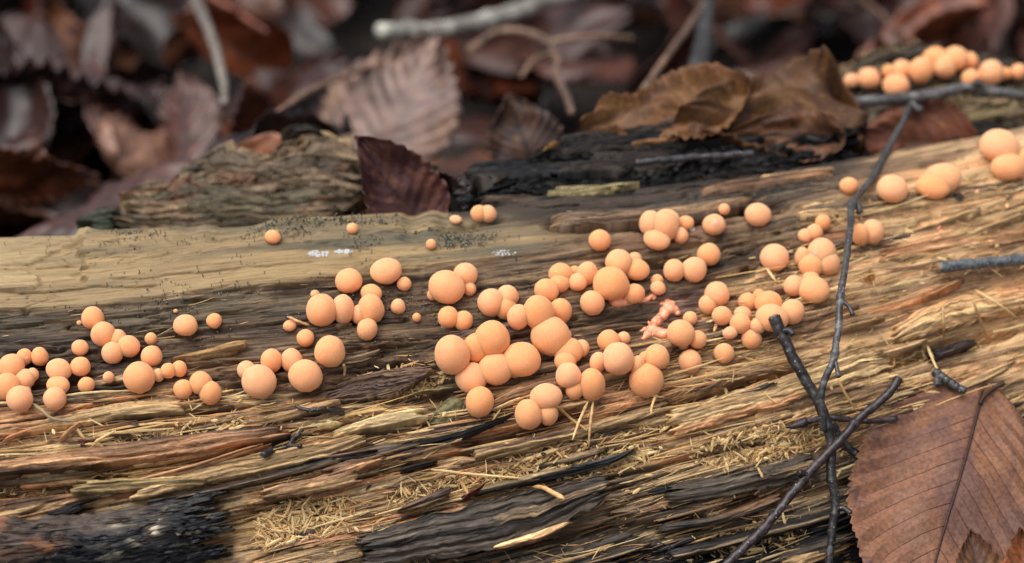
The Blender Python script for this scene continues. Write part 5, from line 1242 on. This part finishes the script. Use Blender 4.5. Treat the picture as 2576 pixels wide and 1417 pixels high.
for k, (lab, cols, kw) in enumerate(KINDS):
    LM.append(leaf_mesh('fallen_leaf', 0.075, 0.044, 700 + k * 13, [c * np.array([0.62, 0.42, 0.36]) for c in cols], nu=40, nv=20, teeth=11, tooth=0.045, nvein=10, vein_dark=0.3, **{**dict(pleat=0.0009), **kw}))
    LM[-1].materials.append(MAT_LEAF)
rl = random.Random(5)
ANCH = [((1200, 58, 0.37), 'by the pale ringed stick'), ((520, 60, 0.33), 'by the slanting grey twig'), ((1390, 150, 0.28), 'by the crooked twig'), ((1860, 80, 0.42), 'by the thick grey branch'),
        ((1770, 100, 0.27), 'by the black upright stick'), ((2230, 50, 0.38), 'by the purplish stem'), ((1000, 250, 0.23), 'by the pale tall leaf'), ((170, 250, 0.22), 'by the pleated curled leaf'),
        ((90, 430, 0.14), 'behind the log end'), ((630, 300, 0.19), 'by the copper upright leaf'), ((2400, 60, 0.45), 'beyond the far mound'), ((130, 100, 0.30), 'by the tan folded leaf'), ((1680, 140, 0.25), 'by the leaning brown stem'),
        ((800, 30, 0.45), 'beyond the reddish stalk'), ((300, 30, 0.48), 'beyond the grey stalk')]
ANCH = [(at_y(*a), p) for a, p in ANCH]
def near_phrase(v): return min(ANCH, key=lambda a: np.linalg.norm(a[0][:2] - np.array(v[:2])))[1]
def litter_h(x, y):
    return 0.018 + 0.030 * math.exp(-((y - 0.14) / 0.12) ** 2) * (1 if x < 0.05 else 0.7) + 0.016 * (1 + float(vn(np.array(x * 9.0), np.array(y * 9.0), 7)))
CLEAR = [(860, 1140, 90, 350, .25), (960, 1430, -60, 100, .33), (1200, 1590, 80, 280, .24), (480, 570, -30, 240, .27), (20, 380, 200, 320, .20), (1760, 2060, -20, 160, .32)]
placed = 0; tries = 0; spots = []
while placed < 298 and tries < 9000:
    tries += 1
    y = 0.10 + 0.62 * rl.random() ** 0.9; half = 0.20 + 0.26 * (y + 0.64) / 1.3
    x = rl.uniform(-half, half)
    if y < y0(x) + 0.085: continue
    if x > 0.03 and y < y0(x) + 0.16: continue
    kx_, ky_, _ = project(np.array([x, y, litter_h(x, y) + 0.02]))
    if any(a - 60 < kx_ < b + 60 and c - 60 < ky_ < d + 60 and y < e for a, b, c, d, e in CLEAR): continue
    if any((x - a) ** 2 + (y - b) ** 2 < 0.014 ** 2 for a, b in spots): continue
    spots.append((x, y)); k = rl.randrange(len(KINDS)); s = rl.uniform(0.55, 1.0)
    o = bpy.data.objects.new('fallen_leaf', LM[k]); COL.objects.link(o)
    tilt = rl.gauss(0, 0.55) if rl.random() < 0.65 else rl.uniform(0.7, 1.3) * rl.choice((-1, 1))
    pit = rl.gauss(0.1, 0.45)
    yaw = rl.uniform(0, 6.283)
    M = Matrix.Rotation(yaw, 4, 'Z') @ Matrix.Rotation(-pit, 4, 'Y') @ Matrix.Rotation(tilt, 4, 'X') @ Matrix.Scale(s, 4) @ Matrix.Translation((-0.0375, 0, 0))
    o.matrix_world = Matrix.Translation((x, y, litter_h(x, y) + 0.015 * abs(math.sin(tilt)) * s + rl.uniform(0, 0.012))) @ M
    o['label'] = KINDS[k][0] + ' ' + near_phrase(o.matrix_world.translation); o['category'] = 'leaf'; o['group'] = 'leaves of the litter behind the log'
    placed += 1
# the matted lower layer that nobody could count
BVs, BQs, BCs = [], [], []; nb = 0
src = []
for me in LM:
    n = len(me.vertices); a = np.zeros(n * 3, np.float32); me.vertices.foreach_get('co', a)
    h = n // 2; g = a.reshape(-1, 3)[:h].reshape(40, 20, 3)[::2, ::2]
    c = np.zeros(n * 4, np.float32); me.color_attributes['Col'].data.foreach_get('color', c); gc = c.reshape(-1, 4)[:h, :3].reshape(40, 20, 3)[::2, ::2]
    src.append((g, gc))
for _ in range(1300):
    x = rl.uniform(-0.75, 0.75); y = rl.uniform(-0.45, 1.15)
    if -0.16 < y - y0(x) < 0.10: continue
    g, gc = src[rl.randrange(len(src))]; s = rl.uniform(0.6, 1.1)
    M = Matrix.Translation((x, y, 0.006 + 0.018 * rl.random() + 0.4 * (litter_h(x, y) - 0.02 if y > 0 else 0))) @ Matrix.Rotation(rl.uniform(0, 6.28), 4, 'Z') @ Matrix.Rotation(rl.gauss(0, 0.3), 4, 'X') @ Matrix.Rotation(rl.gauss(0, 0.3), 4, 'Y') @ Matrix.Scale(s, 4)
    m3 = np.array(M); v = g.reshape(-1, 3) @ m3[:3, :3].T + m3[:3, 3]
    BVs.append(v); BQs.append(gridq(20, 10) + nb); BCs.append(gc.reshape(-1, 3) * rl.uniform(0.5, 1.1)); nb += len(v)
link('leaf_litter', mkmesh('leaf_litter', np.concatenate(BVs), np.concatenate(BQs), np.concatenate(BCs)), MAT_LEAF, label='matted brown leaf litter covering the forest floor', cat='leaf litter', kind='stuff')

# sticks in the litter
def hit_y(yv): return lambda x, y: at_y(x, y, yv)
def far_stick(label, pts, r0, r1, cols, cat='stick', name='stick', mat=None, **kw):
    """pts: (px, py, world y)"""
    q = np.array([at_y(a, b, c - kw.get('near', 0.085)) for a, b, c in pts]); n = 50
    P = catmull(q, n); SEED[0] += 7
    root = link(name, None, label=label, cat=cat); root.location = P[0]
    s = np.linspace(0, 1, n); R = r0 + (r1 - r0) * s
    for kpos in kw.get('knots', ()): R = R * (1 + 0.25 * np.exp(-((s - kpos) / 0.02) ** 2))
    V, Q, T = tube(P, R, 12, SEED[0], 0.12)
    cc = mix(np.ones((len(V), 1)) * cols[0], np.ones((len(V), 1)) * cols[1], sst(-0.2, 0.3, noise3(V * np.array([160, 90, 90]), SEED[0])))
    link('bark', mkmesh('bark', V - P[0], Q, cc, tris=T), mat or MAT_STICK, root)
    for sh in kw.get('sides', ()):
        q2 = np.array([at_y(a, b, c - 0.085) for a, b, c in sh]); P2 = catmull(q2, 20)
        V, Q, T = tube(P2, np.linspace(r1 * 0.8, r1 * 0.6, 20), 8, SEED[0] + 1, 0.12)
        link('side_shoot', mkmesh('side_shoot', V - P[0], Q, np.ones((len(V), 1)) * cols[0], tris=T), mat or MAT_STICK, root)
    return root
BI = [lin(176, 172, 160), lin(110, 104, 96)]; GT_ = [lin(120, 112, 102), lin(92, 84, 78)]; BT = [lin(122, 94, 74), lin(92, 70, 58)]
far_stick('pale grey ringed stick with a cut end lying across the litter', [(958, 78, 0.33), (1080, 78, 0.35), (1200, 58, 0.37), (1330, 18, 0.40), (1500, -40, 0.44)], 0.0034, 0.0036, BI, knots=(0.12, 0.45), near=0.115)
far_stick('thin grey twig slanting down among the upright leaves', [(478, -30, 0.36), (510, 40, 0.33), (538, 110, 0.30), (560, 200, 0.27), (566, 260, 0.25)], 0.0022, 0.0016, GT_, 'twig', 'twig')
far_stick('reddish leaf stalk stretching over the litter', [(530, -10, 0.38), (600, 35, 0.36), (670, 80, 0.34)], 0.0012, 0.0010, [lin(140, 84, 66), lin(112, 66, 54)], 'stalk', 'leaf_stalk')
far_stick('crooked brown twig arching over the litter behind the grey leaf', [(1180, 130, 0.30), (1240, 85, 0.31), (1310, 78, 0.31), (1375, 105, 0.30), (1402, 150, 0.28), (1400, 190, 0.26), (1425, 240, 0.24), (1438, 285, 0.22)], 0.0016, 0.0014, BT, 'twig', 'twig',
          sides=[[(1390, 135, 0.29), (1345, 150, 0.28), (1310, 195, 0.27)], [(1380, 105, 0.30), (1480, 92, 0.30), (1592, 96, 0.31)]])
far_stick('thin brown stem leaning up behind the yellow brown leaves', [(1615, 230, 0.22), (1680, 140, 0.25), (1745, 50, 0.29), (1790, -20, 0.32)], 0.0013, 0.0012, BT, 'twig', 'twig')
far_stick('thick grey branch lying far back in the litter', [(1770, 120, 0.40), (1860, 80, 0.42), (1950, 40, 0.45), (2080, -20, 0.49)], 0.0046, 0.0044, [lin(108, 108, 104), lin(80, 76, 74)])
far_stick('black upright stick with a grey top standing in the litter', [(1755, 190, 0.24), (1768, 110, 0.27), (1775, 40, 0.30), (1785, -30, 0.32)], 0.0040, 0.0026, [lin(36, 34, 34), lin(58, 56, 56)])
far_stick('thin purplish stem leaning over the far litter', [(2160, -10, 0.42), (2230, 50, 0.38), (2310, 118, 0.33)], 0.0014, 0.0012, BT, 'twig', 'twig')
far_stick('dark stem slanting between dull leaves behind the curved twig', [(690, 290, 0.22), (770, 235, 0.24), (880, 185, 0.27), (1000, 150, 0.29)], 0.0011, 0.0010, BT, 'twig', 'twig')
far_stick('grey stalk standing upright beside the tan folded leaf', [(240, 110, 0.36), (262, 40, 0.39), (275, -30, 0.42)], 0.0018, 0.0016, GT_, 'twig', 'twig')
bpy.context.view_layer.update()
